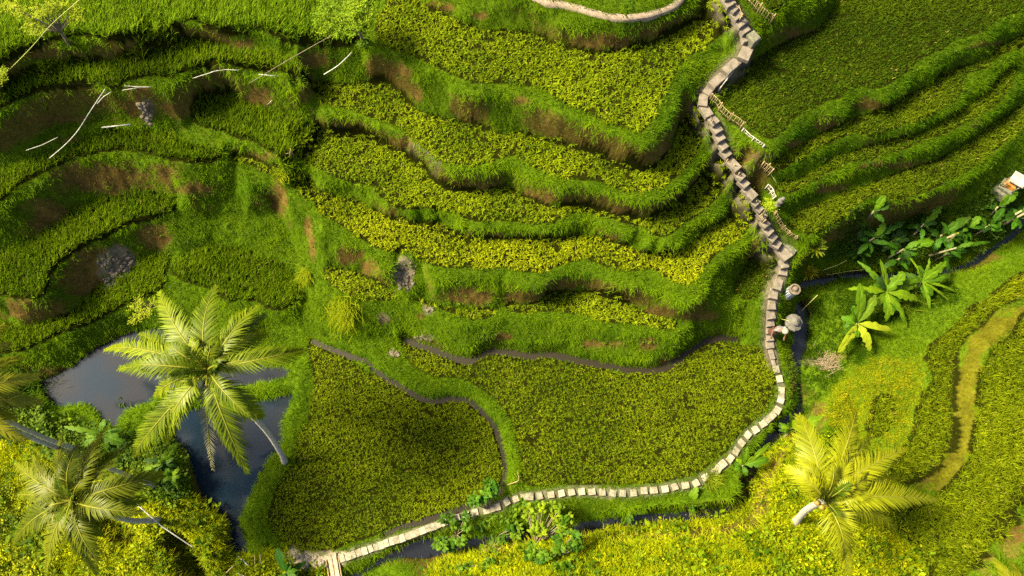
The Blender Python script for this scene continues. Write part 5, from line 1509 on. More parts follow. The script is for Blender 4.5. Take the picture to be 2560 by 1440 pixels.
def palm(label, crown, zc, trunk_pts, fronds, seed, tr=(.17, .11), bark=M_TRUNK, cols=((.1, .14, .008), (.24, .26, .012)), spears=5, nuts=True, llen=.75, more=6, avoid=None):
    r = np.random.default_rng(seed)
    cw = U(crown[0], crown[1], zc)
    t = empty("coconut_palm", trunk_pts[0], label, "palm tree", "coconut palms")
    mb = MB()
    tp_ = resample(np.array([tuple(p) for p in trunk_pts] + [tuple(cw - Vector((0, 0, .15)))]), .09)
    rad = np.linspace(tr[0], tr[1], len(tp_)) * (1 + .05 * (np.arange(len(tp_)) % 2))
    rad[:4] *= [1.35, 1.25, 1.15, 1.07]
    mb.tube(tp_, list(rad), 12)
    mb.build("trunk", bark, t, True)
    for f in fronds:
        (u, v), dz, arch = f[0], f[1], f[2]
        kw = f[3] if len(f) > 3 else {}
        tip = U(u, v, zc + dz)
        hdir = (tip - cw)
        hdir.z = 0
        base = cw + hdir.normalized() * .1
        if len(f) > 4:
            mid = U(f[4][0], f[4][1], zc + dz * .35 + arch * .5)
            ctrl = mid * 2 - (base + tip) / 2
        else:
            ctrl = (base + tip) / 2 + Vector((0, 0, arch))
        ln = (tip - base).length
        kk = dict(nleaf=int(22 + 15 * ln), droop=r.uniform(.3, .75), llen=llen * min(1, .35 + ln * .24), roll=r.uniform(-.35, .35), cols=cols)
        kk.update(kw)
        V, Q, T_, C_ = frond_arrays(base, ctrl, tip, r, **kk)
        link_mesh("frond", np_mesh("frond", V, Q, T_, C_), M_PALM, t, False)
    for k in range(more):
        a = k * 2.4 + r.uniform(0, .8)
        if avoid is not None and math.cos(a - avoid) > .5:
            continue
        ln = r.uniform(1.5, 2.6)
        tip = cw + Vector((math.cos(a) * ln, math.sin(a) * ln, r.uniform(-.9, .5)))
        V, Q, T_, C_ = frond_arrays(cw, (cw + tip) / 2 + Vector((0, 0, r.uniform(.6, 1.1))), tip, r, nleaf=48, llen=.6, wid=.045, cols=cols, droop=r.uniform(.3, .8), roll=r.uniform(-.5, .5))
        link_mesh("frond", np_mesh("frond", V, Q, T_, C_), M_PALM, t, False)
    for k in range(spears):
        a = r.uniform(0, 2 * math.pi)
        tip = cw + Vector((math.cos(a) * r.uniform(.3, .9), math.sin(a) * r.uniform(.3, .9), r.uniform(.7, 1.5)))
        V, Q, T_, C_ = frond_arrays(cw, (cw + tip) / 2 + Vector((0, 0, .2)), tip, r, nleaf=24, llen=.4, wid=.04, cols=((.05, .1, .006), (.12, .17, .008)), droop=.15)
        link_mesh("frond", np_mesh("frond", V, Q, T_, C_), M_PALM, t, False)
    if nuts:
        for k in range(6):
            a = k * 1.05 + .3
            c = cw + Vector((math.cos(a) * .22, math.sin(a) * .22, -.2 + .05 * (k % 2)))
            mb = MB()
            mb.lathe(c, [(.01, -.11), (.07, -.08), (.1, 0), (.08, .08), (.02, .11)], 10)
            mb.build("coconut", M_NUT, t, True)
    return t


M_NUT = rough_mat("coconut husk", (.16, .12, .02), (.32, .2, .03), 8, .6, .2)


def q3(x, y):
    return (240 + x / 2.88, 700 + y / 2.88)


GREY = dict(cols=((.16, .15, .08), (.3, .28, .18)))
palm("tall coconut palm leaning over the fish pond, largest crown of all", (520, 925), 7.6, [G(711, 1156, -.1), U(704, 1136, .9), U(672, 1085, 2.6), U(632, 1040, 4.2)],
     [(q3(455, 85), -1.0, 1.0, {}, q3(575, 340)), (q3(865, 40), -.9, 1.0, {}, q3(775, 320)), (q3(1165, 180), -1.0, 1.0, {}, q3(1000, 350)), (q3(1235, 385), -1.6, .8, {}, q3(1070, 440)), (q3(1490, 500), -1.1, 1.1, {}, q3(1190, 570)),
      (q3(1130, 585), -.9, .9), (q3(310, 385), -1.5, .7, {}, q3(480, 470)), (q3(55, 510), -1.7, .8, {}, q3(330, 500)), (q3(160, 640), -1.0, 1.1, {}, q3(450, 620)), (q3(735, 790), -.2, 1.3, dict(llen=.5)),
      (q3(265, 1275), -1.8, .9, {}, q3(440, 1030)), (q3(500, 1190), -1.3, 1.1, {}, q3(570, 930)), (q3(840, 1365), -2.2, .5, dict(GREY, llen=.5, droop=.3, vee=.1, nleaf=34), q3(800, 990)), (q3(1090, 1385), -1.6, 1.0, {}, q3(920, 1000)),
      (q3(1200, 985), -1.8, .9, {}, q3(1010, 870)), (q3(600, 640), -.4, .8, dict(llen=.55)), (q3(520, 460), .2, .6, dict(llen=.5)), (q3(690, 430), .5, .5, dict(llen=.45)), (q3(850, 470), .5, .5, dict(llen=.45)), (q3(960, 540), .1, .6, dict(llen=.45)), (q3(905, 800), -1.0, .9, dict(llen=.5))],
     11, cols=((.06, .1, .003), (.22, .27, .006)), tr=(.11, .085))


def qI(x, y):
    return (1600 + x * .375, 900 + y * .375)


palm("bright yellow green coconut palm with short pale trunk at the lower right", (2062, 1252), 6.0, [G(1989, 1309, -.1), U(1995, 1298, 1.9), U(2014, 1276, 3.6), U(2042, 1259, 5.0)],
     [(qI(1060, 370), -.8, 1.0, {}, qI(1160, 610)), (qI(1050, 670), -1.6, .7, {}, qI(1150, 780)), (qI(1440, 340), -1.0, 1.0, {}, qI(1370, 590)), (qI(1535, 510), -.8, 1.0, {}, qI(1390, 710)), (qI(1780, 590), -1.1, 1.1, {}, qI(1500, 730)),
      (qI(1730, 780), -1.4, .8, {}, qI(1500, 840)), (qI(1565, 850), -.2, .9, dict(llen=.5)), (qI(1990, 935), -1.2, 1.1, {}, qI(1610, 910)), (qI(1705, 1130), -1.5, 1.0, {}, qI(1500, 990)), (qI(1430, 1000), -.8, .9, dict(llen=.5)),
      (qI(1390, 1420), -.7, 1.0, dict(llen=.9, roll=-.3, droop=.3), qI(1330, 1110)), (qI(1420, 790), .6, .7, dict(llen=.4)), (qI(1290, 700), .8, .5, dict(llen=.4))],
     12, bark=M_PALETRUNK, cols=((.13, .16, .003), (.3, .31, .006)), tr=(.13, .11), llen=.8, more=7, avoid=3.75)


def qL(x, y):
    return (x / 3, 960 + y / 3)


palm("low coconut palm with a bowed trunk in the lower left corner", (182, 1253), 6.0, [G(403, 1297, -.1), U(390, 1300, .9), U(350, 1303, 2.0), U(300, 1296, 3.4), U(262, 1283, 4.6)],
     [(qL(790, 320), -1.0, .9, {}, qL(640, 590)), (qL(930, 470), -1.5, .8, {}, qL(740, 640)), (qL(760, 625), -.3, 1.0, dict(llen=.45)), (qL(1215, 680), -1.2, .9, {}, qL(880, 770)), (qL(1095, 870), -1.2, .9, {}, qL(800, 880)),
      (qL(460, 370), -1.2, .9, {}, qL(440, 620)), (qL(110, 590), -1.2, .9, {}, qL(290, 740)), (qL(130, 830), -1.2, .9, {}, qL(310, 840)), (qL(370, 920), -.4, .9, dict(llen=.5)), (qL(100, 1190), -1.5, .9, {}, qL(270, 1000)),
      (qL(345, 1450), -1.4, 1.0, {}, qL(400, 1130)), (qL(730, 1430), -1.5, 1.0, {}, qL(600, 1140)), (qL(780, 1145), -1.2, .9, {}, qL(640, 1020)), (qL(250, 540), -.6, .8, dict(llen=.55))],
     13, cols=((.06, .09, .003), (.17, .19, .006)), tr=(.09, .07))
palm("palm with the longest thin straight trunk, its crown cut off by the left edge", (-110, 1000), 9.0, [G(396, 1217, -.1), U(380, 1212, .8), U(190, 1138, 4.6), U(10, 1066, 8.0)],
     [((48, 893), -1.2, 1.0), ((101, 1005), -1.0, 1.0), ((40, 1045), -1.5, .9), ((-240, 900), -1, 1), ((-270, 1010), -1, 1), ((-200, 1120), -1, 1), ((-110, 1150), -1.2, 1), ((-130, 850), -1, 1)],
     14, cols=((.13, .15, .008), (.28, .27, .012)), tr=(.085, .06))
palm("palm crossing behind the longest trunk at the left edge, shorter grey trunk", (-170, 950), 8.0, [G(205, 1128, -.1), U(125, 1100, 2.2), U(0, 1043, 5.0), U(-100, 985, 7.0)],
     [((34, 955), -1.2, 1.0), ((-60, 870), -1, 1), ((-320, 930), -1, 1), ((-250, 1050), -1, 1), ((-200, 840), -1, 1)],
     15, cols=((.13, .15, .008), (.28, .27, .012)), tr=(.09, .07))
palm("palm beyond the bottom right corner with only its frond tips showing", (2575, 1570), 5.5, [G(2600, 1560, -.1), U(2590, 1565, 3)],
     [((2492, 1405), -.8, .9), ((2530, 1408), -.8, .9), ((2465, 1450), -1, .9), ((2440, 1560), -1, .9), ((2600, 1430), -1, .9), ((2680, 1500), -1, .9)],
     16, cols=((.16, .18, .008), (.32, .32, .012)))

# ---------------------------------------------------------------- bananas


def leaf_strip(base, tip, width, arch, r, tint, roll=0.0, vee=.25, torn=.25, stalk=.12, ns=16):
    cv = bez(base, (Vector(base) + Vector(tip)) / 2 + Vector((0, 0, arch)), tip, ns + 1)
    C = np.array([tuple(p) for p in cv])
    T = np.gradient(C, axis=0)
    T /= np.linalg.norm(T, axis=1)[:, None]
    VV, QQ, CC = [], [], []
    for k in range(ns + 1):
        s = k / ns
        b = np.cross(T[k], [0, 0, 1.0])
        b /= np.linalg.norm(b) + 1e-9
        nn = np.cross(b, T[k])
        b, nn = b * math.cos(roll) + nn * math.sin(roll), nn * math.cos(roll) - b * math.sin(roll)
        if s < stalk:
            w = .022
        else:
            x = (s - stalk) / (1 - stalk)
            w = width / 2 * min(1, (math.sin(math.pi * min(max(x, .02), .985) ** .8)) ** .45)
        for j, e in enumerate((-1, -.5, -.07, -.03, .03, .07, .5, 1)):
            ww = w * e
            if abs(e) == 1 and s >= stalk and r.random() < torn:
                ww *= r.uniform(.45, .85)
            VV.append(C[k] + b * ww + nn * (abs(e) * w * vee - (.25 * w * abs(e) ** 2)) + nn * r.normal(0, .006))
            c = np.array(tint) * r.uniform(.85, 1.15)
            CC.append(np.minimum(c * 2.0, .3) if abs(e) < .05 else c)
        if k:
            for j in range(7):
                QQ.append(((k - 1) * 8 + j, (k - 1) * 8 + j + 1, k * 8 + j + 1, k * 8 + j))
    return np.array(VV), np.array(QQ), np.array(CC)


def banana(label, base, top, h, leaves, seed, width=.35, rad=.055, cols=((.03, .09, .003), (.085, .18, .004)), group="banana plants", extra=6):
    r = np.random.default_rng(seed)
    b0_ = G(*base)
    tw = U(top[0], top[1], b0_.z + h)
    t = empty("banana_plant", b0_, label, "banana plant", group)
    mb = MB()
    pts = [b0_ - Vector((0, 0, .1)), b0_ * .6 + tw * .4 + Vector((0, 0, .05)), tw]
    pts = resample(np.array([tuple(p) for p in pts]), .08)
    mb.tube(pts, list(np.linspace(rad, rad * .6, len(pts)) * (1 + .08 * (np.arange(len(pts)) % 2))), 9)
    mb.build("stem", M_STEM, t, True)
    for lf in leaves:
        (u, v), dz = lf[0], lf[1]
        wf = lf[2] if len(lf) > 2 else 1
        tip = U(u, v, tw.z + dz)
        k = r.random()
        c = np.array(cols[0]) * (1 - k) + np.array(cols[1]) * k
        if len(lf) > 3:
            c = np.array(lf[3])
        ln = (tip - tw).length
        V, Q, C_ = leaf_strip(tw, tip, min(width * wf, ln * .5), .12 + .14 * ln, r, c, roll=r.uniform(-.5, .5), torn=.2 + .25 * r.random())
        link_mesh("leaf", np_mesh("leaf", V, Q, None, C_), M_BANANA, t)
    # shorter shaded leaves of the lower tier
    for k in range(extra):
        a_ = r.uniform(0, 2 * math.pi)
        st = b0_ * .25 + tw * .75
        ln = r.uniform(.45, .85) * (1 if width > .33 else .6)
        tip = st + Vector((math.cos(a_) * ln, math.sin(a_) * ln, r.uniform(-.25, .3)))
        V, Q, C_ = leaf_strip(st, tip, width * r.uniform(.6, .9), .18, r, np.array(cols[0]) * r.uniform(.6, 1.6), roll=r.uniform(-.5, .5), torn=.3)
        link_mesh("leaf", np_mesh("leaf", V, Q, None, C_), M_BANANA, t)
    return t


def qB(x, y):
    return (2080 + x / 5.333, 480 + y / 5.333)


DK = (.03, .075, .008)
banana("banana plant with one tall upright leaf at the grove's upper left", qB(480, 350), qB(560, 250), .9, [(qB(705, 45), .5), (qB(795, 160), .1, 1, DK), (qB(590, 350), -.3, .7, DK)], 201)
banana("small banana plant at the grove's left margin beneath the lip", qB(310, 570), qB(400, 510), .6, [(qB(440, 330), .4), (qB(230, 255), .1, .6), (qB(400, 290), .2, .6, DK), (qB(340, 640), -.2, .7, DK)], 202)
banana("banana plant with two pale stems below the small left one", qB(290, 790), qB(565, 610), 1.0, [(qB(705, 410), .5), (qB(975, 390), .1, 1, (.035, .1, .01)), (qB(480, 480), -.1, .6, DK), (qB(720, 560), -.1, .8, DK)], 203)
banana("low banana sucker by the stream at the grove's lower left", qB(300, 840), qB(350, 745), .45, [(qB(500, 800), -.1, .9), (qB(440, 700), .1, .6, DK), (qB(260, 800), -.1, .5, DK)], 204)
banana("slender banana plant with bare leaning stem and one broad leaf, grove centre", qB(1060, 600), qB(1225, 425), .95, [(qB(1465, 185), .5, 1.15), (qB(1290, 520), -.3, .5), (qB(1405, 420), -.1, .7, DK)], 205)
banana("short banana plant in the shade at the grove's middle", qB(730, 720), qB(800, 650), .6, [(qB(915, 620), .1, .5), (qB(820, 520), .1, .8, DK), (qB(950, 470), .1, .9, DK), (qB(1010, 520), 0, .8, DK), (qB(1040, 640), -.1, .8, DK), (qB(930, 760), -.2, .8, DK)], 206)
banana("banana plant with three upright leaves right of the grove's centre", qB(1370, 640), qB(1470, 570), .7, [(qB(1765, 345), .5, 1.1), (qB(1850, 335), .5, .9, (.06, .11, .01)), (qB(1500, 430), .2, .8, DK)], 207)
banana("banana plant with a stubby bright leaf under the three leaved one", qB(1690, 560), qB(1800, 480), .6, [(qB(1975, 325), .4, 1.05), (qB(1660, 530), 0, .9, DK), (qB(1750, 520), .2, .7)], 208)
banana("bare rough banana stem with only a yellow bud at its tip", qB(1355, 700), qB(1650, 560), 1.3, [(qB(1690, 545), .1, .2, (.3, .32, .02)), (qB(1520, 680), -.5, .25, (.2, .22, .06))], 209, rad=.075)
banana("banana plant with withered pale top and wide leaves near the stream", qB(730, 890), qB(960, 760), 1.1, [(qB(1360, 660), .3, 1.3), (qB(1165, 665), .4, .8), (qB(1310, 610), .2, .6), (qB(940, 920), -.4, .5, (.2, .26, .04)), (qB(880, 980), -.5, .7, DK), (qB(1030, 980), -.4, .8, DK)], 210)
banana("second stem leaning beside the withered one, nearly leafless", qB(730, 960), qB(920, 880), .8, [(qB(950, 840), .1, .4), (qB(1010, 960), -.2, .7, DK)], 211, rad=.05)
banana("banana plant with two narrow folded leaves pointing right over the dark stream", qB(1265, 860), qB(1660, 745), 1.5, [(qB(1895, 680), .3, .6), (qB(2105, 670), .2, .5), (qB(1700, 760), .1, .7, DK)], 212)
banana("thin bare banana stem lowest beside the stream", qB(1350, 920), qB(1540, 820), .9, [(qB(1640, 850), -.2, .25, (.2, .17, .08))], 213, rad=.045)
banana("banana plant with tall leaf and flat leaf near the shrine's stream", qB(1880, 590), qB(2105, 440), 1.1, [(qB(2295, 215), .5), (qB(2230, 490), 0, .9), (qB(2020, 540), -.1, .7, DK)], 214)
banana("banana plant with two overlapping leaves below the shrine", qB(2080, 330), qB(2215, 195), .9, [(qB(2370, 50), .4, 1.1), (qB(2475, -10), .5, 1.1), (qB(2330, 180), .1, .8, DK)], 215)
banana("upper one of two long banana stems at the right edge", qB(2190, 440), qB(2530, 250), 1.6, [(qB(2700, 150), .4), (qB(2640, 260), 0)], 216, rad=.07)
banana("lower one of two long banana stems at the right edge", qB(2210, 470), qB(2570, 285), 1.7, [(qB(2750, 260), .3), (qB(2540, 280), -.1, .4)], 217, rad=.07)


def qF(x, y):
    return (1600 + x * .375, 450 + y * .375)


BR = ((.05, .12, .003), (.14, .24, .004))
banana("bushy banana clump left of the pair below the grove", qF(1620, 800), qF(1640, 745), 1.0, [(qF(1390, 725), .1, 1), (qF(1450, 540), .2, .6), (qF(1480, 560), .2, .5), (qF(1600, 530), .3, .7), (qF(1755, 612), .5, 1.5), (qF(1850, 800), -.2), (qF(1780, 975), -.5, .7), (qF(1640, 940), -.5, .9), (qF(1500, 900), -.4, .9), (qF(1560, 640), .4, .8, DK), (qF(1680, 900), -.3, .8)], 220, cols=BR, width=.42, extra=11)
banana("feathery leaved banana plant right of the bushy clump", qF(1860, 720), qF(1880, 675), .9, [(qF(2042, 545), .4, 1.1), (qF(2065, 640), 0), (qF(2105, 745), -.2, .45), (qF(2080, 835), -.4, .4), (qF(1930, 875), -.4, .4), (qF(1800, 520), .3, .4), (qF(1930, 520), .4, .35), (qF(1655, 740), -.1, 1.1), (qF(1640, 690), .1, .8), (qF(1960, 740), -.3, .6)], 221, cols=BR, width=.42, extra=11)
banana("lone banana plant with three drooping bright leaves at the clump's foot", qF(1420, 990), qF(1450, 955), .8, [(qF(1320, 1150), -.2, .9, (.26, .32, .01)), (qF(1532, 1138), -.3, .9, (.26, .32, .01)), (qF(1675, 1000), -.1, .8, (.26, .32, .01)), (qF(1465, 690), .7, 1.1), (qF(1575, 765), .3, 1, (.1, .17, .008)), (qF(1400, 900), .3, .5)], 222, cols=BR, width=.42, extra=11)


def qH(x, y):
    return (800 + x * .375, 900 + y * .375)


GB = "small bananas along the lower stream"
banana("small sunlit banana plant with round leaves beside the lower stream", qH(2040, 1040), qH(2050, 1005), .5, [(qH(1945, 1000), 0), (qH(1965, 930), .1, .8), (qH(2045, 890), .3), (qH(2160, 930), .2, 1.3), (qH(2185, 1015), 0, .8), (qH(2010, 1105), -.1, 1.1), (qH(2080, 1095), -.1)], 230, cols=BR, width=.3, rad=.04, group=GB)
banana("small banana with one upright pale leaf by the path's lower side", qH(2440, 985), qH(2450, 960), .4, [(qH(2515, 845), .5, 1.2), (qH(2400, 900), 0, .6), (qH(2560, 950), 0, .8)], 231, cols=BR, width=.3, rad=.04, group=GB)
banana("small banana with two leaves between path and dark gully", qI(320, 990), qI(330, 960), .4, [(qI(378, 848), .4, 1.1), (qI(525, 920), .1, .9), (qI(260, 900), .1, .7)], 232, cols=BR, width=.3, rad=.04, group=GB)
banana("small banana with a broad glossy leaf over the dark gully", qI(650, 730), qI(690, 700), .5, [(qI(855, 655), .1, 1.4), (qI(870, 550), .3, .8), (qI(715, 580), .4, .6), (qI(640, 660), 0, .6)], 233, cols=BR, width=.32, rad=.04, group=GB)
banana("banana plant with wide shiny leaves left of the bright palm's top frond", qI(960, 520), qI(1010, 450), .7, [(qI(1335, 355), .2, 1.6), (qI(1330, 445), 0, 1.4), (qI(1065, 370), .4), (qI(1000, 350), .3, .9), (qI(1180, 500), -.1), (qI(940, 450), .1, .7)], 234, cols=BR, width=.3, rad=.05, group=GB)
GL = "bananas between pond and low palm"
banana("small banana plant with star of leaves on the pond's left bank", qL(1230, 620), qL(1240, 580), .6, [(qL(1335, 440), .3), (qL(1175, 580), .1, .9), (qL(1060, 660), -.1, .9), (qL(1320, 620), -.1, .9, DK), (qL(1120, 700), -.2, .8, DK), (qL(1080, 570), .1, .8, DK)], 240, cols=BR, width=.32, rad=.05, group=GL)
banana("small banana plant with one ribbed bright leaf near the long trunk's foot", qL(1290, 720), qL(1295, 690), .45, [(qL(1222, 735), .1, 1.3), (qL(1350, 700), .1, .8), (qL(1340, 640), .2, .6), (qL(1330, 770), 0, .8)], 241, cols=BR, width=.32, rad=.04, group=GL)
banana("banana plant with a big ribbed leaf beneath the scalloped pond bank", qL(760, 420), qL(770, 370), .8, [(qL(925, 440), .1, 1.5), (qL(840, 305), .3, .8), (qL(640, 400), 0, .7), (qL(590, 500), -.2, .8), (qL(480, 320), .2, .7), (qL(620, 350), .1, .9)], 242, cols=BR, width=.34, rad=.05, group=GL)
banana("banana plant with huge dark leaves at the bottom edge left of the bridge", (716, 1452), (716, 1430), .7, [((692, 1370), .2, 1.3, (.03, .1, .008)), ((745, 1425), .1, 1.3, (.07, .16, .008)), ((690, 1470), 0), ((760, 1470), 0)], 243, width=.42)

# ---------------------------------------------------------------- rosette plants, shrubs, trees


def rosette(label, c, h, rad, n, seed, cols):
    r = np.random.default_rng(seed)
    b_ = G(*c)
    t = empty("rosette_plant", b_, label, "plant")
    mb = MB()
    mb.tube([b_ - Vector((0, 0, .1)), b_ + Vector((0, 0, h))], [.05, .035], 8)
    mb.build("stem", M_BARK, t, True)
    VV, QQ, CC = [], [], []
    o = 0
    for k in range(n):
        a_ = k * 2.4 + r.normal(0, .1)
        el = r.uniform(-.1, 1.1)
        ln = rad * r.uniform(.75, 1.1)
        tip = b_ + Vector((math.cos(a_) * math.cos(el) * ln, math.sin(a_) * math.cos(el) * ln, h + math.sin(el) * ln))
        kk = r.random()
        V, Q, C_ = leaf_strip(b_ + Vector((0, 0, h)), tip, .085, .06, r, np.array(cols[0]) * (1 - kk) + np.array(cols[1]) * kk, vee=.3, torn=0, stalk=.02, ns=5)
        VV.append(V)
        QQ.append(Q + o)
        CC.append(C_ * .9)
        o += len(V)
    link_mesh("leaves", np_mesh("leaves", np.vstack(VV), np.vstack(QQ), None, np.vstack(CC)), M_BANANA, t)
    return t


rosette("olive green strap leaved rosette plant beside the lowest broad landing", (2024, 628), .5, .56, 52, 301, ((.06, .1, .004), (.2, .23, .008)))
rosette("yellow strap leaved rosette plant just above the checked cloth pillar", (2010, 686), .4, .48, 52, 302, ((.2, .21, .006), (.4, .38, .01)))


def clump_shrub(name, label, cat, base, heads, seed, leaf=.26, wd=.13, nl=14, cols=((.04, .11, .003), (.14, .23, .005)), zl=.75, limb=.02, bark=M_BARK, part="foliage", group=None):
    """stems from one root to leaf heads; heads: (u, v, extra height)"""
    r = np.random.default_rng(seed)
    b_ = G(*base)
    t = empty(name, b_, label, cat, group)
    mb = MB()
    VV, QQ, CC = [], [], []
    o = 0
    for hd in heads:
        u, v = hd[0], hd[1]
        z = b_.z + zl * r.uniform(.8, 1.15) * (hd[2] if len(hd) > 2 else 1)
        p = U(u, v, z)
        mb.tube(bez(b_ - Vector((0, 0, .05)), b_ * .6 + p * .4 + Vector((0, 0, .25 * zl)), p, 7), list(np.linspace(limb * 1.6, limb * .5, 7)), 6)
        cc = np.array(cols[0]) + (np.array(cols[1]) - np.array(cols[0])) * r.random()
        for k in range(nl):
            a_ = k * 2.4 + r.uniform(0, 1)
            el = r.uniform(-.35, .6)
            ln = leaf * r.uniform(.6, 1.15)
            st = p + Vector((r.normal(0, .04), r.normal(0, .04), r.uniform(-.1, .08)))
            tip = st + Vector((math.cos(a_) * math.cos(el) * ln, math.sin(a_) * math.cos(el) * ln, math.sin(el) * ln))
            V, Q, C_ = leaf_strip(st, tip, wd * r.uniform(.8, 1.2), .05, r, cc * r.uniform(.75, 1.25), vee=.15, torn=.35, stalk=.15, ns=6)
            C_ = np.where(C_[:, :1] > .29, np.minimum(C_, cc * 1.4), C_)
            VV.append(V)
            QQ.append(Q + o)
            CC.append(C_)
            o += len(V)
    mb.build("stems", bark, t, True)
    link_mesh(part, np_mesh(part, np.vstack(VV), np.vstack(QQ), None, np.vstack(CC)), M_BANANA, t)
    return t


def qS(*pts):
    return [(1060 + p[0] / 5.12, 1180 + p[1] / 5.12) + tuple(p[2:]) for p in pts]


GS = "broadleaf shrubs over the lower stream"
clump_shrub("broadleaf_shrub", "upright broadleaf shrub overlapping the bell shaped field's lower corner", "shrub", qS((830, 480))[0], qS((840, 130), (860, 200), (800, 260), (880, 280), (640, 330), (620, 400), (700, 380), (780, 340), (900, 210)), 311, cols=((.03, .11, .004), (.09, .2, .006)), group=GS)
clump_shrub("broadleaf_shrub", "broadleaf shrub left of the stepping stones, hanging over dark water", "shrub", qS((420, 800))[0], qS((260, 600), (350, 600), (380, 700), (540, 560), (540, 720), (230, 880), (180, 900), (250, 960), (360, 870), (350, 960), (450, 900), (510, 870)), 312, cols=((.03, .09, .004), (.09, .18, .005)), group=GS)
clump_shrub("broadleaf_shrub", "largest broadleaf shrub growing against the stepping stone path", "shrub", qS((930, 830))[0], qS((860, 580), (820, 650), (960, 560), (1000, 480), (1110, 460), (1130, 540), (1020, 600), (1200, 500), (1180, 700), (1100, 720), (1220, 760), (1160, 820), (940, 880), (880, 880), (1010, 870), (940, 990), (700, 680)), 313, group=GS)
clump_shrub("broadleaf_shrub", "broadleaf shrub with the palest sunlit leaves right of the largest one", "shrub", qS((1440, 920))[0], qS((1330, 460), (1270, 400), (1470, 420, 1.2), (1430, 480), (1520, 470, 1.2), (1330, 560), (1640, 450), (1660, 540), (1730, 470, 1.2), (1480, 700), (1410, 760), (1530, 780), (1720, 640), (1800, 620), (1860, 590), (1760, 700), (1850, 690)), 314, cols=((.06, .14, .003), (.24, .32, .005)), group=GS)
clump_shrub("broadleaf_shrub", "broadleaf shrub lowest on the slope below the dark stream", "shrub", qS((1650, 1120))[0], qS((1740, 790), (1700, 860), (1910, 800), (1960, 870), (1880, 960), (1950, 970), (1380, 950), (1370, 1040), (1500, 1040), (1560, 1080), (1690, 1010), (1750, 970), (1720, 1200), (1840, 1210), (1780, 1280), (1480, 1130), (1330, 1080)), 315, cols=((.035, .1, .003), (.11, .21, .005)), group=GS)
clump_shrub("broadleaf_shrub", "small broadleaf weed among dry stalks below the largest shrub", "shrub", qS((830, 1180))[0], qS((860, 1150), (560, 1200), (700, 1230), (780, 1190), (450, 1230)), 316, zl=.4, leaf=.2, group=GS)


def qt(x, y):
    return (800 + x / 9, y / 9)


def crown_tree(label, base, limbs, seed, zc, cols, n, rad, leaf=.05):
    """light crown of tiny leaflets in sprays at the limb ends"""
    r = np.random.default_rng(seed)
    b_ = G(*base)
    t = empty("slender_tree", b_, label, "tree")
    mb = MB()
    fork = None
    ends = []
    for (u, v, dz) in limbs:
        e = U(u, v, b_.z + zc + dz)
        if fork is None:
            fork = b_ + (e - b_) * .4
            mb.tube([b_ - Vector((0, 0, .15)), b_ * .5 + fork * .5 + Vector((.03, 0, 0)), fork], [.07, .055, .045], 8)
        mb.tube(bez(fork, (fork + e) / 2 + Vector((0, 0, .15)), e, 7), list(np.linspace(.04, .012, 7)), 6)
        ends.append(e)
    mb.build("trunk", M_BARK, t, True)
    C, col_ = [], []
    for e in ends:
        m = n // len(ends)
        k = 0
        hue = r.random()
        while k < m:
            # one spray: a short twig with leaflets
            c = np.array(e) + r.normal(0, rad * .5, 3) * [1, 1, .6]
            d = r.normal(0, 1, 3)
            d[2] = abs(d[2]) * .3
            d /= np.linalg.norm(d)
            for j in range(10):
                C.append(c + d * j * leaf * .55 + r.normal(0, leaf * .35, 3))
                col_.append(hue)
            k += 10
    C = np.array(C)
    N = len(C)
    az = r.random(N) * 2 * np.pi
    el = r.uniform(-.3, .8, N)
    ca, sa = np.cos(az), np.sin(az)
    f = np.stack([np.cos(el) * ca, np.cos(el) * sa, np.sin(el)], 1)
    s = np.stack([-sa, ca, np.zeros(N)], 1)
    sz = leaf * r.uniform(.7, 1.4, N)[:, None]
    V = np.stack([C, C + f * sz * .5 + s * sz * .35, C + f * sz, C + f * sz * .5 - s * sz * .35], 1).reshape(-1, 3)
    h_ = np.clip(np.array(col_) * .5 + r.normal(.3, .2, N), 0, 1)[:, None]
    cc = np.array(cols[0]) * (1 - h_) + np.array(cols[1]) * h_
    link_mesh("crown", np_mesh("crown", V, np.arange(4 * N).reshape(-1, 4), None, np.repeat(cc, 4, 0)), M_LEAF, t, False)
    return t


crown_tree("light green feathery tree at the top beside the largest upper field", qt(960, 930), [(*qt(700, 330), .3), (*qt(250, 100), .1), (*qt(330, 350), 0), (*qt(560, 220), .2), (*qt(780, 130), .3), (*qt(550, 620), -.2), (*qt(200, 680), -.3), (*qt(900, 450), .1), (*qt(1100, 250), 0), (*qt(420, -120), .2), (*qt(780, -100), .2), (*qt(100, 430), -.1), (*qt(850, 620), 0)], 321, 1.7, ((.08, .17, .007), (.27, .36, .01)), 5200, .24, .06)
clump_shrub("weedy_shrub", "small weedy shrub at the foot of the feathery tree", "shrub", qt(980, 1010), [(*qt(930, 960), 1), (*qt(1000, 900), 1), (*qt(980, 1020), 1), (*qt(1060, 950), 1), (*qt(900, 1000), .7)], 322, leaf=.12, wd=.06, zl=.25, limb=.01)


def q8(x, y):
    return (x / 6.545, y / 6.545)


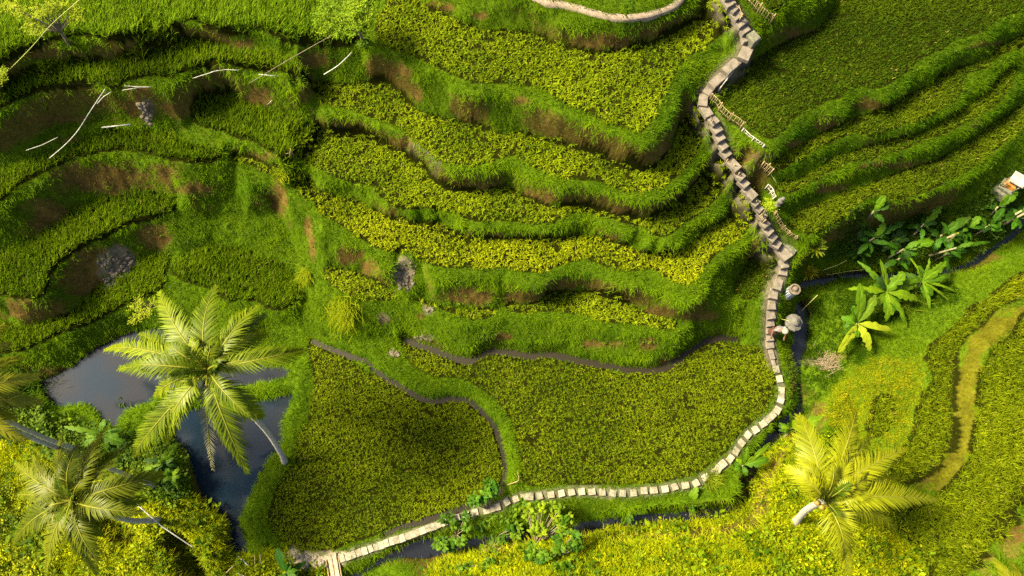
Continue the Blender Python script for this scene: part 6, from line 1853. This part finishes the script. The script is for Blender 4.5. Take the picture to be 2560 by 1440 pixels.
crown_tree("sparse yellow green tree in the upper left corner", q8(1130, 740), [(*q8(760, 180), .3), (*q8(230, 120), 0), (*q8(330, 200), 0), (*q8(620, 180), .2), (*q8(820, 100), .3), (*q8(1010, 90), .2), (*q8(960, 180), .1), (*q8(1190, 180), 0), (*q8(1240, 290), -.1), (*q8(480, 380), -.2), (*q8(560, 500), -.3), (*q8(660, 520), -.3), (*q8(700, 230), .2), (*q8(130, 90), -.1)], 323, 1.6, ((.14, .2, .007), (.36, .4, .012)), 2600, .13, .05)
crown_tree("tiny bright sapling cut by the left edge below the corner tree", (-8, 215), [(2, 192, 0), (6, 180, .1), (0, 202, -.1), (-14, 190, 0)], 324, .8, ((.16, .22, .007), (.34, .4, .012)), 700, .1, .05)
crown_tree("small pale sapling on the bank above the pond, left of the tall palm", (402, 765), [(350, 765, 0), (335, 770, 0), (347, 790, -.1), (335, 800, -.1), (375, 775, .1), (385, 755, .1), (352, 748, 0), (362, 785, 0)], 325, .8, ((.2, .25, .01), (.34, .38, .015)), 900, .07, .05)
crown_tree("bright leafy bamboo pole sapling leaning over the middle steps", (1896, 551), [(1924, 513, 0), (1921, 508, .05), (1928, 518, 0), (1919, 516, -.05)], 326, 1.2, ((.16, .26, .008), (.32, .4, .012)), 500, .06, .05)

# tall grasses and stalks


def grass_clump(name, label, cat, base, n, L, spread, cols, seed, wid=.022, toward=None, bend=(.6, 1.6)):
    r = np.random.default_rng(seed)
    b_ = G(*base)
    P = np.array(b_) + np.c_[r.normal(0, spread, (n, 2)), np.zeros(n)]
    P[:, 2] = bil(HZ, P[:, 0], P[:, 1]) - .02
    az = r.random(n) * 2 * np.pi if toward is None else toward + r.normal(0, .6, n)
    h_ = r.random(n)[:, None]
    c = np.array(cols[0]) * (1 - h_) + np.array(cols[1]) * h_
    V, q, t_, T_ = blades(P, az, L * r.uniform(.6, 1.2, n), np.full(n, wid), r.uniform(.1, .6, n), r.uniform(*bend, n), c, 4)
    o = link_mesh(name, np_mesh(name, V, q, t_, T_), M_GRASS)
    return tag(o, label, cat, None, 'stuff' if n > 250 else None)


YL = ((.11, .17, .004), (.27, .3, .008))
grass_clump("tall_grass_clump", "long yellow grass spilling down the ridge below the leaf shaped strip", "grass clump", (862, 775), 420, .75, .3, YL, 401, toward=-1.7, bend=(.8, 1.9))
grass_clump("tall_grass_clump", "yellow grass tuft hanging at the end of the slope left of the leaf shaped strip", "grass clump", (765, 690), 220, .45, .16, YL, 402, toward=-2.0, bend=(.8, 1.9))
grass_clump("tall_grass_clump", "dark reedy grass by the pond's upper left corner", "grass clump", (60, 970), 500, .6, .5, ((.03, .08, .006), (.07, .13, .008)), 403)
grass_clump("tall_grass_clump", "grass tuft on the shaded slope right of the narrow ripe strips", "grass clump", (2240, 745), 380, .6, .4, ((.06, .11, .006), (.16, .2, .008)), 404)
grass_clump("brush_pile", "pale dry brush heap on the bank right of the narrow stream", "brush", (2062, 908), 260, .4, .2, ((.22, .16, .1), (.4, .32, .22)), 405, .018, toward=.3, bend=(.9, 1.6))
grass_clump("dry_stalks", "fan of straw coloured stalks at the bottom below the broadleaf shrubs", "stalks", (1228, 1372), 60, .8, .1, ((.34, .3, .12), (.48, .42, .2)), 406, .016, bend=(.3, .9))
grass_clump("tall_grass_clump", "coarse grass fountain over the gully beside the path's right bend", "grass clump", (1778, 1198), 160, .6, .12, ((.08, .14, .006), (.22, .26, .01)), 407)
grass_clump("tall_grass_clump", "spray of long blades above the dark gully mouth", "grass clump", (1835, 1245), 120, .6, .12, ((.1, .15, .006), (.24, .27, .012)), 408)

grass_clump("tall_grass_clump", "yellow weed tuft on the ridge corner under the bamboo tripod", "grass clump", (706, 438), 200, .4, .14, YL, 409)
grass_clump("tall_grass_clump", "green weed tuft in the corner between tripod and brightest rice strip", "grass clump", (752, 436), 200, .42, .15, ((.05, .11, .002), (.14, .2, .004)), 410)


def floating(label, u, v, n, size, seed):
    r = np.random.default_rng(seed)
    c = U(u, v, -.33)
    VV, QQ, CC = [], [], []
    o = 0
    for k in range(n):
        a_ = r.uniform(0, 6.28)
        st = c + Vector((r.normal(0, size * .6), r.normal(0, size * .6), 0))
        V, Q, C_ = leaf_strip(st, st + Vector((math.cos(a_) * size, math.sin(a_) * size, r.uniform(0, .06))), size * .4, .03, r, (.07, .15, .006), torn=0, ns=4)
        VV.append(V)
        QQ.append(Q + o)
        CC.append(C_)
        o += len(V)
    return tag(link_mesh("water_weed", np_mesh("water_weed", np.vstack(VV), np.vstack(QQ), None, np.vstack(CC)), M_BANANA), label, "water weed")


floating("tiny green weed floating in the middle of the grey blue pond", 305, 1012, 14, .09, 601)
floating("leafy weeds floating by the grassy spit between the two ponds", 655, 962, 16, .11, 602)
floating("few leaves floating near the pond's scalloped bank", 300, 995, 6, .07, 603)

# clay clods


def clods(label, spots, n, size, seed, mat):
    r = np.random.default_rng(seed)
    mb = MB()
    for _ in range(n):
        u, v, s = spots[r.integers(len(spots))]
        c = G(u + r.normal(0, s), v + r.normal(0, s * .8), .01)
        R = Matrix.Rotation(r.uniform(0, 6), 3, 'Z') @ Matrix.Rotation(r.uniform(-.6, .6), 3, 'X')
        a_ = size * r.uniform(.35, 1.3)
        prof = [(a_ * .5 * r.uniform(.7, 1), -a_ * .3), (a_ * .62, -.02), (a_ * .5 * r.uniform(.7, 1.1), a_ * .25), (a_ * .15, a_ * .38)]
        mb.lathe(c, prof, int(r.integers(5, 8)), R)
    return tag(mb.build("clay_rubble", mat), label, "rubble", None, "stuff")


clods("heap of grey brown clay clods fallen from the dark hollow", [(300, 660, 14), (285, 690, 10), (272, 715, 7), (318, 668, 10), (270, 650, 8)], 110, .2, 501, M_RUBBLE)
clods("spill of dry clay below the crossed pipes", [(366, 285, 9), (370, 300, 9), (360, 265, 6)], 45, .18, 502, M_RUBBLE)
clods("lichen grey rock rubble of the pale rock patch between two hillside strips", [(1012, 690, 12), (1010, 710, 12), (1025, 670, 8), (1075, 772, 6), (1055, 845, 7), (985, 884, 5)], 90, .14, 503, M_RUBBLE)
clods("sandy stones where the path widens beside the plank bridge", [(745, 1395, 8), (775, 1410, 8), (800, 1403, 8), (765, 1418, 5)], 40, .16, 504, M_SLAB)
bpy.context.view_layer.update()
